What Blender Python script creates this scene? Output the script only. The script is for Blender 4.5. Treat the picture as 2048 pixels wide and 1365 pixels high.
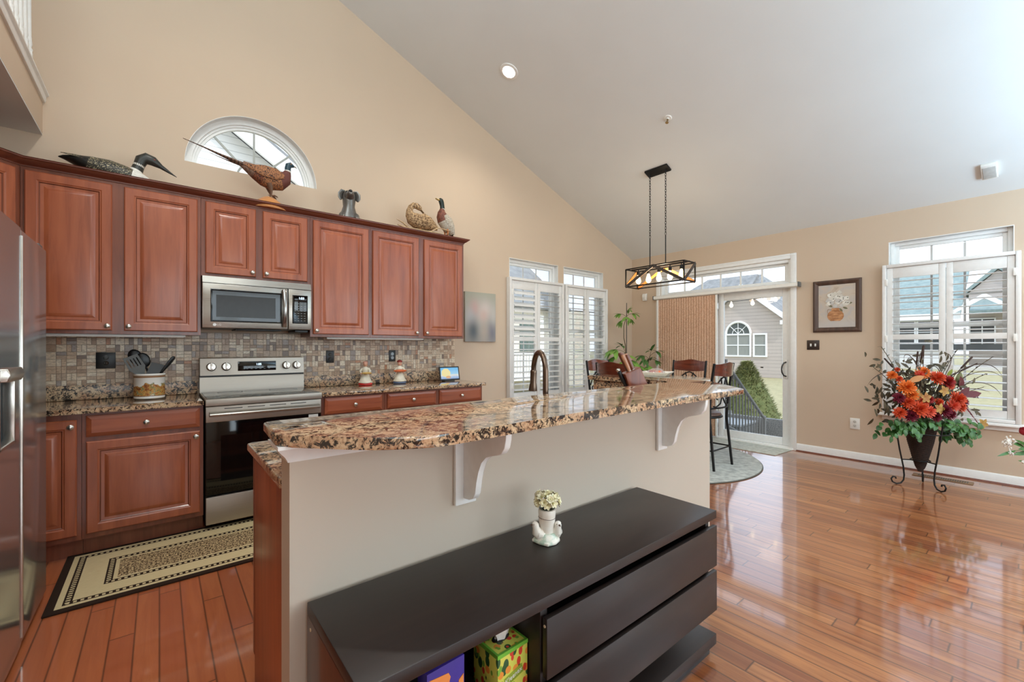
import bpy, bmesh, math, random
from mathutils import Vector, Matrix
random.seed(11)
PI = math.pi
for o in list(bpy.data.objects): bpy.data.objects.remove(o)
SC = bpy.context.scene
COL = SC.collection
YW, XF = 4.289, 6.098            # kitchen wall plane, far wall plane
CH, CS = 2.732, 0.402            # ceiling height at the far wall and its slope
def ceil_z(x): return CH + CS*(XF - x)

# ------------------------------------------------------------------ camera
cam = bpy.data.cameras.new('camera'); camo = bpy.data.objects.new('camera', cam); COL.objects.link(camo)
camo.location = (0, 0, 1.2865); camo.rotation_euler = (PI/2, 0, 0.8847 - PI/2)
cam.sensor_width = 36; cam.lens = 861.2/2048*36; cam.shift_y = 11.25/2048
cam.clip_start = 0.03; cam.clip_end = 300
SC.camera = camo
# ------------------------------------------------------------------ world, sun, exposure
w = bpy.data.worlds.new('sky'); SC.world = w; w.use_nodes = True
bg = w.node_tree.nodes['Background']
tc = w.node_tree.nodes.new('ShaderNodeTexCoord'); sx = w.node_tree.nodes.new('ShaderNodeSeparateXYZ')
cr = w.node_tree.nodes.new('ShaderNodeValToRGB')
w.node_tree.links.new(tc.outputs['Generated'], sx.inputs[0]); w.node_tree.links.new(sx.outputs['Z'], cr.inputs[0])
w.node_tree.links.new(cr.outputs[0], bg.inputs[0])
cr.color_ramp.elements[0].position = 0.0; cr.color_ramp.elements[0].color = (0.82, 0.90, 1.0, 1)
cr.color_ramp.elements[1].position = 0.6; cr.color_ramp.elements[1].color = (0.62, 0.78, 1.0, 1)
bg.inputs[1].default_value = 2.1
def light(name, kind, loc, rot, power, color=(1, 1, 1), size=None, sy=None, **k):
    l = bpy.data.lights.new(name, kind); l.energy = power; l.color = color
    if size is not None:
        if kind == 'AREA':
            l.shape = 'RECTANGLE'; l.size = size; l.size_y = sy or size
        elif kind == 'SUN': l.angle = size
        else: l.shadow_soft_size = size
    for a, b in k.items(): setattr(l, a, b)
    o = bpy.data.objects.new(name, l); COL.objects.link(o); o.location = loc; o.rotation_euler = rot
    return o
light('sun_light', 'SUN', (0, 0, 20), (math.radians(38), math.radians(-22), 0), 2.2, (1, .95, .88), math.radians(2))
# added fill lamps out of view, behind the camera and on the loft side
FILL, COOL = (.82, .98, 1.06), (.62, .98, 1.28)
light('rear_fill', 'AREA', (1.2, -3.30, 1.55), (math.radians(90), 0, 0), 70, FILL, 3.4, 1.9)
light('rear_fill', 'AREA', (4.6, -3.30, 1.45), (math.radians(90), 0, 0), 60, FILL, 2.0, 1.9)
light('loft_side_fill', 'AREA', (-1.18, -.6, 4.35), (0, math.radians(-90), 0), 110, FILL, 1.6, 4.2)
# added unseen lamps aimed up, for soft bounce off the vaulted ceiling
light('loft_bounce_fill', 'AREA', (-.2, .2, 3.3), (math.radians(180), math.radians(-14), 0), 62, COOL, 1.2, 3.0)
light('ceiling_bounce_fill', 'AREA', (4.3, -1.7, 2.1), (math.radians(180), math.radians(12), 0), 125, COOL, 2.6, 1.2)
SC.view_settings.view_transform = 'Standard'; SC.view_settings.look = 'None'
SC.view_settings.exposure = 0.0; SC.view_settings.gamma = 1.0; SC.view_settings.use_curve_mapping = False
cy = SC.cycles
cy.use_denoising = True; cy.max_bounces = 8; cy.diffuse_bounces = 5; cy.glossy_bounces = 4; cy.transmission_bounces = 4
cy.transparent_max_bounces = 16; cy.caustics_reflective = False; cy.caustics_refractive = False
cy.sample_clamp_indirect = 4.0

# ------------------------------------------------------------------ mesh builder
class MB:
    def __init__(s): s.bm = bmesh.new()
    def _f(s, vs, mi=0):
        try:
            f = s.bm.faces.new(vs); f.material_index = mi; return f
        except ValueError: return None
    def face(s, pts, mi=0): return s._f([s.bm.verts.new(p) for p in pts], mi)
    def box(s, x0, x1, y0, y1, z0, z1, bev=0, mi=0, M=None, seg=2):
        v = [s.bm.verts.new((x, y, z)) for x in (x0, x1) for y in (y0, y1) for z in (z0, z1)]
        fs = [s._f([v[i] for i in q], mi) for q in ((0, 1, 3, 2), (4, 6, 7, 5), (0, 4, 5, 1), (2, 3, 7, 6), (0, 2, 6, 4), (1, 5, 7, 3))]
        if M is not None:
            for q in v: q.co = M @ q.co
        if bev > 0:
            es = list({e for f in fs for e in f.edges})
            r = bmesh.ops.bevel(s.bm, geom=es, offset=bev, segments=seg, affect='EDGES', profile=.5)
            for f in r['faces']: f.material_index = mi
        return s
    def rect(s, x0, x1, z0, z1, t, y0, y1, bev=0, mi=0):
        """four butt-jointed bars round an opening; t = (left, right, bottom, top)"""
        l, r, bt, tp = t if isinstance(t, tuple) else (t,)*4
        s.box(x0, x0+l, y0, y1, z0, z1, bev, mi).box(x1-r, x1, y0, y1, z0, z1, bev, mi)
        if bt: s.box(x0+l, x1-r, y0, y1, z0, z0+bt, bev, mi)
        if tp: s.box(x0+l, x1-r, y0, y1, z1-tp, z1, bev, mi)
        return s
    def prism(s, pts, a, b, axis='z', mi=0, bev=0, M=None):
        def P(p, h):
            if axis == 'z': return Vector((p[0], p[1], h))
            if axis == 'y': return Vector((p[0], h, p[1]))
            return Vector((h, p[0], p[1]))
        lo = [s.bm.verts.new(P(p, a)) for p in pts]; hi = [s.bm.verts.new(P(p, b)) for p in pts]
        fs = [s._f(lo[::-1], mi), s._f(hi, mi)]
        n = len(pts)
        for i in range(n): fs.append(s._f([lo[i], lo[(i+1) % n], hi[(i+1) % n], hi[i]], mi))
        fs = [f for f in fs if f]
        if M is not None:
            for q in lo+hi: q.co = M @ q.co
        if bev > 0:
            es = [e for e in fs[0].edges] + [e for e in fs[1].edges]
            r = bmesh.ops.bevel(s.bm, geom=es, offset=bev, segments=3, affect='EDGES', profile=.5)
            for f in r['faces']: f.material_index = mi
        return s
    def loft(s, rings, mi=0, caps=True, n=12, closed=False):
        """rings: (centre, u, v[, material])"""
        L = []
        for R in rings:
            c, u, v = Vector(R[0]), Vector(R[1]), Vector(R[2])
            L.append([s.bm.verts.new(c + u*math.cos(2*PI*k/n) + v*math.sin(2*PI*k/n)) for k in range(n)])
        m = len(L)
        for i in range(m if closed else m-1):
            A, B = L[i], L[(i+1) % m]
            mm = rings[i][3] if len(rings[i]) > 3 else mi
            for k in range(n): s._f([A[k], A[(k+1) % n], B[(k+1) % n], B[k]], mm)
        if caps and not closed:
            s._f(L[0][::-1], rings[0][3] if len(rings[0]) > 3 else mi); s._f(L[-1], rings[-1][3] if len(rings[-1]) > 3 else mi)
        return s
    def tube(s, pts, r, n=8, mi=0, caps=True, closed=False, flat=1.0, mats=None):
        pts = [Vector(p) for p in pts]; m = len(pts)
        rs = r if isinstance(r, (list, tuple)) else [r]*m
        T = []
        for i in range(m):
            a = pts[(i-1) % m] if (i > 0 or closed) else pts[i]; b = pts[(i+1) % m] if (i < m-1 or closed) else pts[i]
            d = b-a; T.append(d.normalized() if d.length > 1e-9 else Vector((0, 0, 1)))
        u = T[0].orthogonal().normalized()
        if abs(T[0].z) < .99: u = T[0].cross(Vector((0, 0, 1))).normalized()
        rings = []
        for i in range(m):
            u = (u - T[i]*u.dot(T[i]))
            u = u.normalized() if u.length > 1e-6 else T[i].orthogonal().normalized()
            v = T[i].cross(u)
            rings.append((pts[i], u*rs[i], v*rs[i]*flat) + ((mats[i],) if mats else ()))
        return s.loft(rings, mi, caps, n, closed)
    def body(s, pts, mi=0, n=16, side=(0, 1, 0)):
        """loft for animals; pts: (centre, half width, half height[, material]); side = width direction"""
        C = [Vector(p[0]) for p in pts]; m = len(C); rings = []; sd = Vector(side).normalized()
        for i in range(m):
            t = (C[min(i+1, m-1)] - C[max(i-1, 0)]).normalized()
            u = (sd - t*sd.dot(t)).normalized(); v = t.cross(u)
            rings.append((C[i], u*pts[i][1], v*pts[i][2]) + ((pts[i][3],) if len(pts[i]) > 3 else ()))
        return s.loft(rings, mi, True, n)
    def lathe(s, prof, n=24, c=(0, 0, 0), mi=0, M=None, mats=None):
        c = Vector(c); L = []; nv = []
        for (r, z) in prof:
            if r < 1e-5:
                v = s.bm.verts.new(c+Vector((0, 0, z))); L.append([v]*n); nv.append(v)
            else:
                q = [s.bm.verts.new(c+Vector((r*math.cos(2*PI*k/n), r*math.sin(2*PI*k/n), z))) for k in range(n)]
                L.append(q); nv += q
        for i in range(len(L)-1):
            A, B = L[i], L[i+1]; mm = mats[i] if mats else mi
            for k in range(n):
                q = []
                for v in (A[k], A[(k+1) % n], B[(k+1) % n], B[k]):
                    if v not in q: q.append(v)
                if len(q) > 2: s._f(q, mm)
        if M is not None:
            for v in nv: v.co = M @ v.co
        return s
    def sph(s, c, r, nu=12, nv=8, mi=0, M=None):
        rx, ry, rz = r if isinstance(r, (tuple, list)) else (r, r, r)
        prof = [(math.sin(PI*i/nv), -math.cos(PI*i/nv)) for i in range(nv+1)]
        S = Matrix.Translation(c) @ (M or Matrix.Identity(4)) @ Matrix.Diagonal((rx, ry, rz, 1))
        return s.lathe(prof, nu, (0, 0, 0), mi, S)
    def leaf(s, base, d, up, ln, wd, mi=0, droop=.25, fold=.25, n=4, tip=1.0):
        base, d = Vector(base), Vector(d).normalized(); up = Vector(up)
        sd = d.cross(up)
        sd = sd.normalized() if sd.length > 1e-6 else d.orthogonal().normalized()
        up = sd.cross(d).normalized(); rows = []
        for i in range(n+1):
            t = i/n; wv = wd*.5*math.sin(PI*min(1, (t*.92+.06)))**.8
            if i == n: wv = wd*.02*tip
            c = base + d*ln*t - up*droop*ln*t*t
            rows.append([s.bm.verts.new(c - sd*wv + up*wv*fold), s.bm.verts.new(c), s.bm.verts.new(c + sd*wv + up*wv*fold)])
        for i in range(n):
            A, B = rows[i], rows[i+1]
            s._f([A[0], A[1], B[1], B[0]], mi); s._f([A[1], A[2], B[2], B[1]], mi)
        return s
    def loops(s, w, h, prof, M=None, mi=0, mats=None):
        """raised panel: nested rectangles, prof = (inset, depth towards -y); panel w x h with its lower left corner at 0,0"""
        L = []; nv = []
        for (i, d) in prof:
            q = [s.bm.verts.new(p) for p in ((i, -d, i), (w-i, -d, i), (w-i, -d, h-i), (i, -d, h-i))]
            L.append(q); nv += q
        for a in range(len(L)-1):
            for k in range(4): s._f([L[a][k], L[a][(k+1) % 4], L[a+1][(k+1) % 4], L[a+1][k]], mats[a] if mats else mi)
        s._f(L[-1], mats[-1] if mats else mi); s._f(L[0][::-1], mi)
        if M is not None:
            for v in nv: v.co = M @ v.co
        return s
    def holes(s, outer, holes, a, b, axis='y', mi=0):
        """flat plate with holes, extruded from a to b"""
        def P(p):
            if axis == 'y': return Vector((p[0], a, p[1]))
            if axis == 'x': return Vector((a, p[0], p[1]))
            return Vector((p[0], p[1], a))
        es = []
        for lp in [outer]+holes:
            v = [s.bm.verts.new(P(p)) for p in lp]
            for i in range(len(v)): es.append(s.bm.edges.new((v[i], v[(i+1) % len(v)])))
        r = bmesh.ops.triangle_fill(s.bm, edges=es, use_beauty=True)
        fs = [g for g in r['geom'] if isinstance(g, bmesh.types.BMFace)]
        for f in fs: f.material_index = mi
        e = bmesh.ops.extrude_face_region(s.bm, geom=fs)
        dv = Vector((0, b-a, 0)) if axis == 'y' else Vector((b-a, 0, 0)) if axis == 'x' else Vector((0, 0, b-a))
        for g in e['geom']:
            if isinstance(g, bmesh.types.BMVert): g.co += dv
            elif isinstance(g, bmesh.types.BMFace): g.material_index = mi
        return s
    def xf(s, M):
        bmesh.ops.transform(s.bm, matrix=M, verts=s.bm.verts); return s
    def build(s, name, mats, parent=None, smooth=True, angle=.7, loc=None, rot=None):
        bmesh.ops.recalc_face_normals(s.bm, faces=s.bm.faces)
        me = bpy.data.meshes.new(name); s.bm.to_mesh(me); s.bm.free()
        for m in (mats if isinstance(mats, (list, tuple)) else [mats]): me.materials.append(m)
        if smooth:
            me.polygons.foreach_set('use_smooth', [True]*len(me.polygons)); me.set_sharp_from_angle(angle=angle)
        o = bpy.data.objects.new(name, me); COL.objects.link(o)
        if parent: o.parent = parent
        if loc is not None: o.location = loc
        if rot is not None: o.rotation_euler = rot
        return o
def tag(o, label, cat, group=None, kind=None):
    if label: o['label'] = label
    if cat: o['category'] = cat
    if group: o['group'] = group
    if kind: o['kind'] = kind
    return o
def thing(name, label, cat, loc=(0, 0, 0), rz=0, group=None):
    o = bpy.data.objects.new(name, None); COL.objects.link(o); o.location = loc; o.rotation_euler = (0, 0, rz)
    o.empty_display_size = .1
    return tag(o, label, cat, group)
def copy_tree(o, parent=None):
    c = o.copy(); COL.objects.link(c)
    if parent: c.parent = parent
    for ch in list(o.children): copy_tree(ch, c)
    return c
def struct(o): o['kind'] = 'structure'; return o
def T(x, y, z): return Matrix.Translation((x, y, z))
def R(a, ax): return Matrix.Rotation(a, 4, ax)
def text_part(s, size, mat, parent, M, name='lettering', depth=.0006):
    cu = bpy.data.curves.new('t', 'FONT'); cu.body = s; cu.size = size; cu.align_x = 'CENTER'; cu.align_y = 'CENTER'; cu.extrude = depth
    o = bpy.data.objects.new('t', cu); COL.objects.link(o)
    bpy.context.view_layer.update()
    me = bpy.data.meshes.new_from_object(o.evaluated_get(bpy.context.evaluated_depsgraph_get()))
    bpy.data.objects.remove(o)
    me.transform(M); me.materials.clear(); me.materials.append(mat)
    p = bpy.data.objects.new(name, me); COL.objects.link(p); p.parent = parent
    return p

# ------------------------------------------------------------------ materials
def lin(c):
    f = lambda v: v/12.92 if v <= .04045 else ((v+.055)/1.055)**2.4
    return tuple(f(x/255) for x in c) + (1,)
class NT:
    def __init__(s, name):
        s.m = bpy.data.materials.new(name); s.m.use_nodes = True; s.t = s.m.node_tree
        s.b = s.t.nodes['Principled BSDF']; s._c = None
    def n(s, typ, ins=None, **k):
        q = s.t.nodes.new('ShaderNode'+typ)
        for a, b in k.items(): setattr(q, a, b)
        for a, b in (ins or {}).items(): s.set(q.inputs[a], b)
        return q
    def set(s, inp, v):
        if isinstance(v, bpy.types.NodeSocket): s.t.links.new(v, inp)
        elif isinstance(v, bpy.types.Node): s.t.links.new(v.outputs[0], inp)
        else: inp.default_value = v
    def co(s, scale=(1, 1, 1), rnd=False):
        q = s.n('TexCoord'); c = q.outputs['Object']
        if rnd:
            oi = s.n('ObjectInfo'); add = s.n('VectorMath', operation='ADD'); s.set(add.inputs[0], c)
            mul = s.n('Math', {0: oi.outputs['Random'], 1: 17.0}, operation='MULTIPLY'); s.set(add.inputs[1], mul.outputs[0]); c = add.outputs[0]
        mp = s.n('Mapping', {'Vector': c, 'Scale': scale}); return mp.outputs[0]
    def math(s, op, a, b=0.0, c=None):
        q = s.n('Math', operation=op); s.set(q.inputs[0], a); s.set(q.inputs[1], b)
        if c is not None: s.set(q.inputs[2], c)
        return q.outputs[0]
    def noise(s, vec, scale=5, detail=3, rough=.5, dist=0):
        return s.n('TexNoise', {'Vector': vec, 'Scale': scale, 'Detail': detail, 'Roughness': rough, 'Distortion': dist}).outputs['Fac']
    def ramp(s, fac, stops, mode='LINEAR'):
        q = s.n('ValToRGB'); q.color_ramp.interpolation = mode; s.set(q.inputs[0], fac); e = q.color_ramp.elements
        while len(e) < len(stops): e.new(.5)
        for i, (p, c) in enumerate(stops):
            e[i].position = p; e[i].color = lin(c) if len(c) == 3 else c
        return q.outputs[0]
    def mix(s, f, a, b, mode='MIX'):
        q = s.n('Mix', data_type='RGBA', blend_type=mode); s.set(q.inputs[0], f)
        s.set(q.inputs[6], lin(a) if isinstance(a, tuple) and len(a) == 3 else a); s.set(q.inputs[7], lin(b) if isinstance(b, tuple) and len(b) == 3 else b)
        return q.outputs[2]
    def bump(s, h, strength=.2, dist=.002):
        s.set(s.b.inputs['Normal'], s.n('Bump', {'Height': h, 'Strength': strength, 'Distance': dist}).outputs[0]); return s
    def fin(s, color=None, rough=.5, metal=0.0, spec=None, coat=None, coat_r=.05, emit=None, es=0):
        if color is not None: s.set(s.b.inputs['Base Color'], lin(color) if isinstance(color, tuple) and len(color) == 3 else color)
        s.set(s.b.inputs['Roughness'], rough); s.set(s.b.inputs['Metallic'], metal)
        if spec is not None: s.set(s.b.inputs['Specular IOR Level'], spec)
        if coat is not None: s.set(s.b.inputs['Coat Weight'], coat); s.set(s.b.inputs['Coat Roughness'], coat_r)
        if emit is not None:
            s.set(s.b.inputs['Emission Color'], lin(emit) if isinstance(emit, tuple) and len(emit) == 3 else emit); s.set(s.b.inputs['Emission Strength'], es)
        return s.m
_pc = {}
def plain(name, color, rough=.5, metal=0.0, var=.06, scale=30, **k):
    """plain finish with a faint procedural variation"""
    if name in _pc: return _pc[name]
    t = NT(name); f = t.noise(t.co(), scale, 2)
    c2 = tuple(max(0, x*(1-var*2)) for x in color); c1 = tuple(min(255, x*(1+var*.5)) for x in color)
    _pc[name] = t.fin(t.mix(f, c2, c1), rough, metal, **k); return _pc[name]
def paint(name, color, rough=.75, bump=.05):
    t = NT(name); v = t.co(); f = t.noise(v, 2.5, 2); g = t.noise(v, 260, 2)
    t.bump(g, bump, .001)
    return t.fin(t.mix(f, tuple(x*.975 for x in color), color), rough, spec=.25)
def wood(name, dark, mid, light, axis='z', rough=.35, coat=.3, sc=1.0):
    t = NT(name); big, sm = 22*sc, 1.6*sc
    scl = {'x': (sm, big, big), 'y': (big, sm, big), 'z': (big, big, sm)}[axis]
    v = t.co(scl, True); f = t.noise(v, 1.0, 5, .6, .6); g = t.noise(t.co((3, 3, 3), True), 1.2, 2)
    c = t.ramp(f, [(.25, dark), (.5, mid), (.8, light)])
    c = t.mix(t.math('MULTIPLY', g, .35), c, tuple(x*.72 for x in mid))
    t.bump(f, .05, .001)
    return t.fin(c, rough, coat=coat, coat_r=.15)
def granite(name, rough=.08, coat=.6):
    t = NT(name); v = t.co()
    a = t.noise(v, 30, 6, .68, .7); b = t.noise(v, 44, 7, .72, 1.1); b2 = t.noise(v, 21, 7, .74, .9); c = t.noise(v, 130, 3); d = t.noise(v, 12, 5, .65)
    base = t.ramp(a, [(.30, (92, 66, 50)), (.41, (158, 118, 90)), (.50, (204, 168, 132)), (.58, (190, 146, 112)), (.70, (120, 84, 64))])
    base = t.mix(t.ramp(d, [(.47, (0, 0, 0)), (.56, (255, 255, 255))]), base, t.mix(t.ramp(c, [(.4, (0, 0, 0)), (.6, (255, 255, 255))]), (214, 186, 150), (190, 156, 122)))
    base = t.mix(t.ramp(b2, [(.43, (255, 255, 255)), (.465, (0, 0, 0))]), base, (46, 38, 35))
    base = t.mix(t.ramp(b, [(.445, (255, 255, 255)), (.475, (0, 0, 0))]), base, (34, 29, 28))
    base = t.mix(t.ramp(c, [(.58, (0, 0, 0)), (.68, (170, 170, 170))]), base, (78, 60, 50))
    return t.fin(base, rough, spec=.5, coat=coat, coat_r=.03)
def floor_mat(name):
    t = NT(name); q = t.n('TexCoord').outputs['Object']; sp = t.n('SeparateXYZ', {0: q})
    X, Y = sp.outputs[0], sp.outputs[1]
    W, L = .0855, 1.05
    xr = t.math('DIVIDE', X, W); row = t.math('FLOOR', xr); fx = t.math('FRACT', xr)
    r1 = t.n('TexWhiteNoise', {'W': row}, noise_dimensions='1D').outputs['Value']
    yy = t.math('ADD', t.math('DIVIDE', Y, L), t.math('MULTIPLY', r1, 7.3)); seg = t.math('FLOOR', yy); fy = t.math('FRACT', yy)
    cmb = t.n('CombineXYZ', {0: row, 1: seg}); r2 = t.n('TexWhiteNoise', {'Vector': cmb.outputs[0]}, noise_dimensions='2D').outputs['Value']
    cv = t.n('CombineXYZ', {0: t.math('MULTIPLY', X, 28.0), 1: t.math('ADD', t.math('MULTIPLY', Y, 1.8), t.math('MULTIPLY', r2, 40.0)), 2: r2})
    gr = t.noise(cv.outputs[0], 1.0, 5, .62, .9)
    tone = t.ramp(r2, [(0, (140, 80, 46)), (.35, (172, 106, 60)), (.7, (184, 120, 72)), (1, (152, 88, 52))])
    col = t.mix(t.math('MULTIPLY', t.ramp(gr, [(.35, (255, 255, 255)), (.60, (0, 0, 0))]), .7), tone, (116, 56, 30))
    # kitchen side boards are the redder ones
    red = t.n('MapRange', {'Value': X, 'From Min': .2, 'From Max': 1.6, 'To Min': 1.0, 'To Max': 0.0}).outputs[0]
    col = t.mix(t.math('MULTIPLY', red, .6), col, (196, 104, 64))
    ex = t.math('MINIMUM', fx, t.math('SUBTRACT', 1.0, fx)); ey = t.math('MULTIPLY', t.math('MINIMUM', fy, t.math('SUBTRACT', 1.0, fy)), L/W)
    gap = t.math('MINIMUM', ex, ey); gm = t.n('MapRange', {'Value': gap, 'From Min': .0, 'From Max': .06, 'To Min': 1.0, 'To Max': 0.0}).outputs[0]
    col = t.mix(t.math('MULTIPLY', gm, .85), col, (44, 22, 12))
    lip = t.n('MapRange', {'Value': gap, 'From Min': 0, 'From Max': .09, 'To Min': 0.0, 'To Max': 1.0}).outputs[0]
    hgt = t.math('ADD', lip, t.math('ADD', t.math('MULTIPLY', gr, .06), t.math('MULTIPLY', r2, .15)))
    t.bump(hgt, .35, .0012)
    rg = t.ramp(t.noise(q, 1.7, 3), [(.35, (34, 34, 34)), (.7, (66, 66, 66))])
    t.set(t.b.inputs['Coat Roughness'], .06)
    m = t.fin(col, .32, spec=.5, coat=1.0, coat_r=.07); t.b.inputs['Coat IOR'].default_value = 1.85
    return m
def mosaic(name):
    t = NT(name); q = t.n('TexCoord').outputs['Object']; sp = t.n('SeparateXYZ', {0: q}); X, Z = sp.outputs[0], sp.outputs[2]
    S = .05
    u = t.math('DIVIDE', X, S); v = t.math('DIVIDE', Z, S); cu, cv = t.math('FLOOR', u), t.math('FLOOR', v)
    fu, fv = t.math('FRACT', u), t.math('FRACT', v)
    rr = t.n('TexWhiteNoise', {'Vector': t.n('CombineXYZ', {0: cu, 1: cv}).outputs[0]}, noise_dimensions='2D').outputs['Value']
    sh = t.math('LESS_THAN', rr, .38); sv = t.math('GREATER_THAN', rr, .66)
    su = t.math('ADD', 1.0, t.math('MULTIPLY', sv, 1.0)); svv = t.math('ADD', 1.0, t.math('MULTIPLY', sh, 1.0))
    pu, pv = t.math('MULTIPLY', fu, su), t.math('MULTIPLY', fv, svv)
    iu, iv = t.math('FLOOR', pu), t.math('FLOOR', pv); gu, gv = t.math('FRACT', pu), t.math('FRACT', pv)
    idv = t.n('CombineXYZ', {0: t.math('ADD', cu, t.math('MULTIPLY', iu, .37)), 1: t.math('ADD', cv, t.math('MULTIPLY', iv, .41)), 2: 3.0}).outputs[0]
    wn = t.n('TexWhiteNoise', {'Vector': idv}, noise_dimensions='3D'); r3 = wn.outputs['Value']
    col = t.ramp(r3, [(0, (136, 116, 102)), (.08, (176, 146, 120)), (.22, (210, 180, 150)), (.42, (228, 206, 178)), (.62, (196, 168, 142)), (.74, (236, 220, 196)), (.90, (170, 156, 146)), (.97, (200, 144, 108))], 'CONSTANT')
    st = t.noise(t.n('CombineXYZ', {0: t.math('MULTIPLY', X, 60.0), 1: t.math('MULTIPLY', Z, 160.0), 2: t.math('MULTIPLY', r3, 30.0)}).outputs[0], 1, 4, .6, .5)
    col = t.mix(t.math('MULTIPLY', t.ramp(st, [(.42, (0, 0, 0)), (.68, (255, 255, 255))]), .55), col, (112, 86, 68))
    eu = t.math('DIVIDE', t.math('MINIMUM', gu, t.math('SUBTRACT', 1.0, gu)), su); ev = t.math('DIVIDE', t.math('MINIMUM', gv, t.math('SUBTRACT', 1.0, gv)), svv)
    e = t.math('MINIMUM', eu, ev); gm = t.n('MapRange', {'Value': e, 'From Min': .015, 'From Max': .05, 'To Min': 1.0, 'To Max': 0.0}).outputs[0]
    col = t.mix(t.math('MULTIPLY', gm, .6), col, (104, 86, 72))
    t.bump(t.math('ADD', t.math('SUBTRACT', 1.0, gm), t.math('MULTIPLY', r3, .5)), .5, .002)
    return t.fin(col, .35, spec=.5)
def steel(name, c=(176, 168, 158), rough=.28, axis='x'):
    t = NT(name); v = t.co({'x': (3, 420, 420), 'z': (420, 420, 3), 'y': (420, 3, 420)}[axis]); f = t.noise(v, 1.0, 3, .6)
    t.bump(f, .012, .0004)
    rr = t.math('ADD', rough-.05, t.math('MULTIPLY', f, .12))
    return t.fin(t.mix(f, tuple(x*.9 for x in c), c), rr, .95)
def glassy(name, tint=(255, 255, 255), refl=.06):
    t = NT(name); tr = t.n('BsdfTransparent', {'Color': lin(tint)}); gl = t.n('BsdfGlossy', {'Roughness': .01, 'Color': (1, 1, 1, 1)})
    fr = t.n('Fresnel', {'IOR': 1.45}); mx = t.n('MixShader', {0: t.math('MULTIPLY', fr.outputs[0], .7), 1: tr.outputs[0], 2: gl.outputs[0]})
    t.t.links.new(mx.outputs[0], t.t.nodes['Material Output'].inputs[0]); return t.m
def siding(name, c, pitch=.115):
    t = NT(name); q = t.n('TexCoord').outputs['Object']; Z = t.n('SeparateXYZ', {0: q}).outputs[2]
    f = t.math('FRACT', t.math('DIVIDE', Z, pitch)); g = t.n('MapRange', {'Value': f, 'From Min': 0, 'From Max': .12, 'To Min': 1.0, 'To Max': 0.0}).outputs[0]
    t.bump(f, .8, .02)
    return t.fin(t.mix(t.math('MULTIPLY', g, .75), c, tuple(x*.5 for x in c)), .6)
def speck(name, c1, c2, scale=90, lo=.45, hi=.55, rough=.7, stretch=(1, 1, 1), bump=0):
    t = NT(name); v = t.co(stretch); f = t.noise(v, scale, 3, .6)
    if bump: t.bump(f, bump, .003)
    return t.fin(t.ramp(f, [(lo, c1), (hi, c2)]), rough)

M = {}
M['wall'] = paint('beige_wall_paint', (208, 186, 163))
M['ceil'] = paint('white_ceiling_paint', (228, 230, 229))
M['trim'] = plain('white_semi_gloss_trim', (238, 237, 234), .35, var=.02)
M['shut'] = plain('white_shutter_paint', (230, 228, 225), .4, var=.02)
M['vinyl'] = plain('white_window_vinyl', (240, 240, 238), .4, var=.02)
M['island'] = paint('greige_half_wall_paint', (196, 182, 166))
M['cherry'] = wood('cherry_wood', (132, 64, 38), (166, 87, 54), (184, 104, 66), coat=.18)
M['cherry_h'] = wood('cherry_wood_horizontal_grain', (128, 60, 36), (162, 83, 51), (178, 98, 62), 'x', coat=.18)
M['cherry_d'] = wood('dark_cherry_wood', (96, 48, 32), (126, 66, 44), (146, 82, 56))
M['cherry_dh'] = wood('dark_cherry_moulding_wood', (84, 38, 25), (114, 56, 38), (140, 76, 52), 'x')
M['espresso'] = wood('espresso_wood_veneer', (24, 17, 14), (34, 23, 19), (44, 30, 25), 'x', .42, .06)
M['granite'] = granite('brown_tan_granite')
M['granite_u'] = granite('granite_upstand', .35, .1)
M['floor'] = floor_mat('oak_floor_boards')
M['mosaic'] = mosaic('stone_mosaic_tile')
M['steel'] = steel('brushed_steel'); M['steel_v'] = steel('brushed_steel_vertical', (170, 166, 162), .22, 'z')
M['steel_d'] = plain('dark_steel', (78, 76, 74), .3, .9)
M['steel_s'] = steel('soft_brushed_steel', (186, 176, 164), .46)
M['nickel'] = plain('satin_nickel', (206, 198, 188), .25, .9)
M['bglass'] = plain('black_glass', (6, 6, 7), .06, spec=.5)
M['wglass'] = plain('smoked_oven_window', (44, 41, 38), .2, spec=.25)
M['bplast'] = plain('black_plastic', (18, 17, 17), .4)
M['bmetal'] = plain('black_wrought_iron', (24, 23, 23), .45, .5)
M['bronze'] = plain('oil_rubbed_bronze', (112, 92, 78), .28, .9)
M['glass'] = glassy('window_glass')
M['white'] = plain('white_ceramic', (240, 238, 232), .25)
M['wplast'] = plain('white_plastic', (238, 236, 230), .4, var=.02)
M['gplast'] = plain('grey_plastic', (96, 98, 98), .4)
def emis(name, c, s, base=(255, 255, 255)):
    t = NT(name); return t.fin(base, .4, emit=c, es=s)
# ================================================================== ROOM SHELL
XL, YR = -1.27, -3.4
b = MB(); b.box(XL-.15, XF+.15, YR-.15, YW+.15, -.08, 0); struct(b.build('floor', M['floor']))
# ceiling: one sloped slab
b = MB(); x0, x1 = XL-.15, XF+.2
b.prism([(x0, ceil_z(x0)), (x1, ceil_z(x1)), (x1, ceil_z(x1)+.14), (x0, ceil_z(x0)+.14)], YR-.15, YW+.15, 'y')
struct(b.build('ceiling', M['ceil']))
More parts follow.
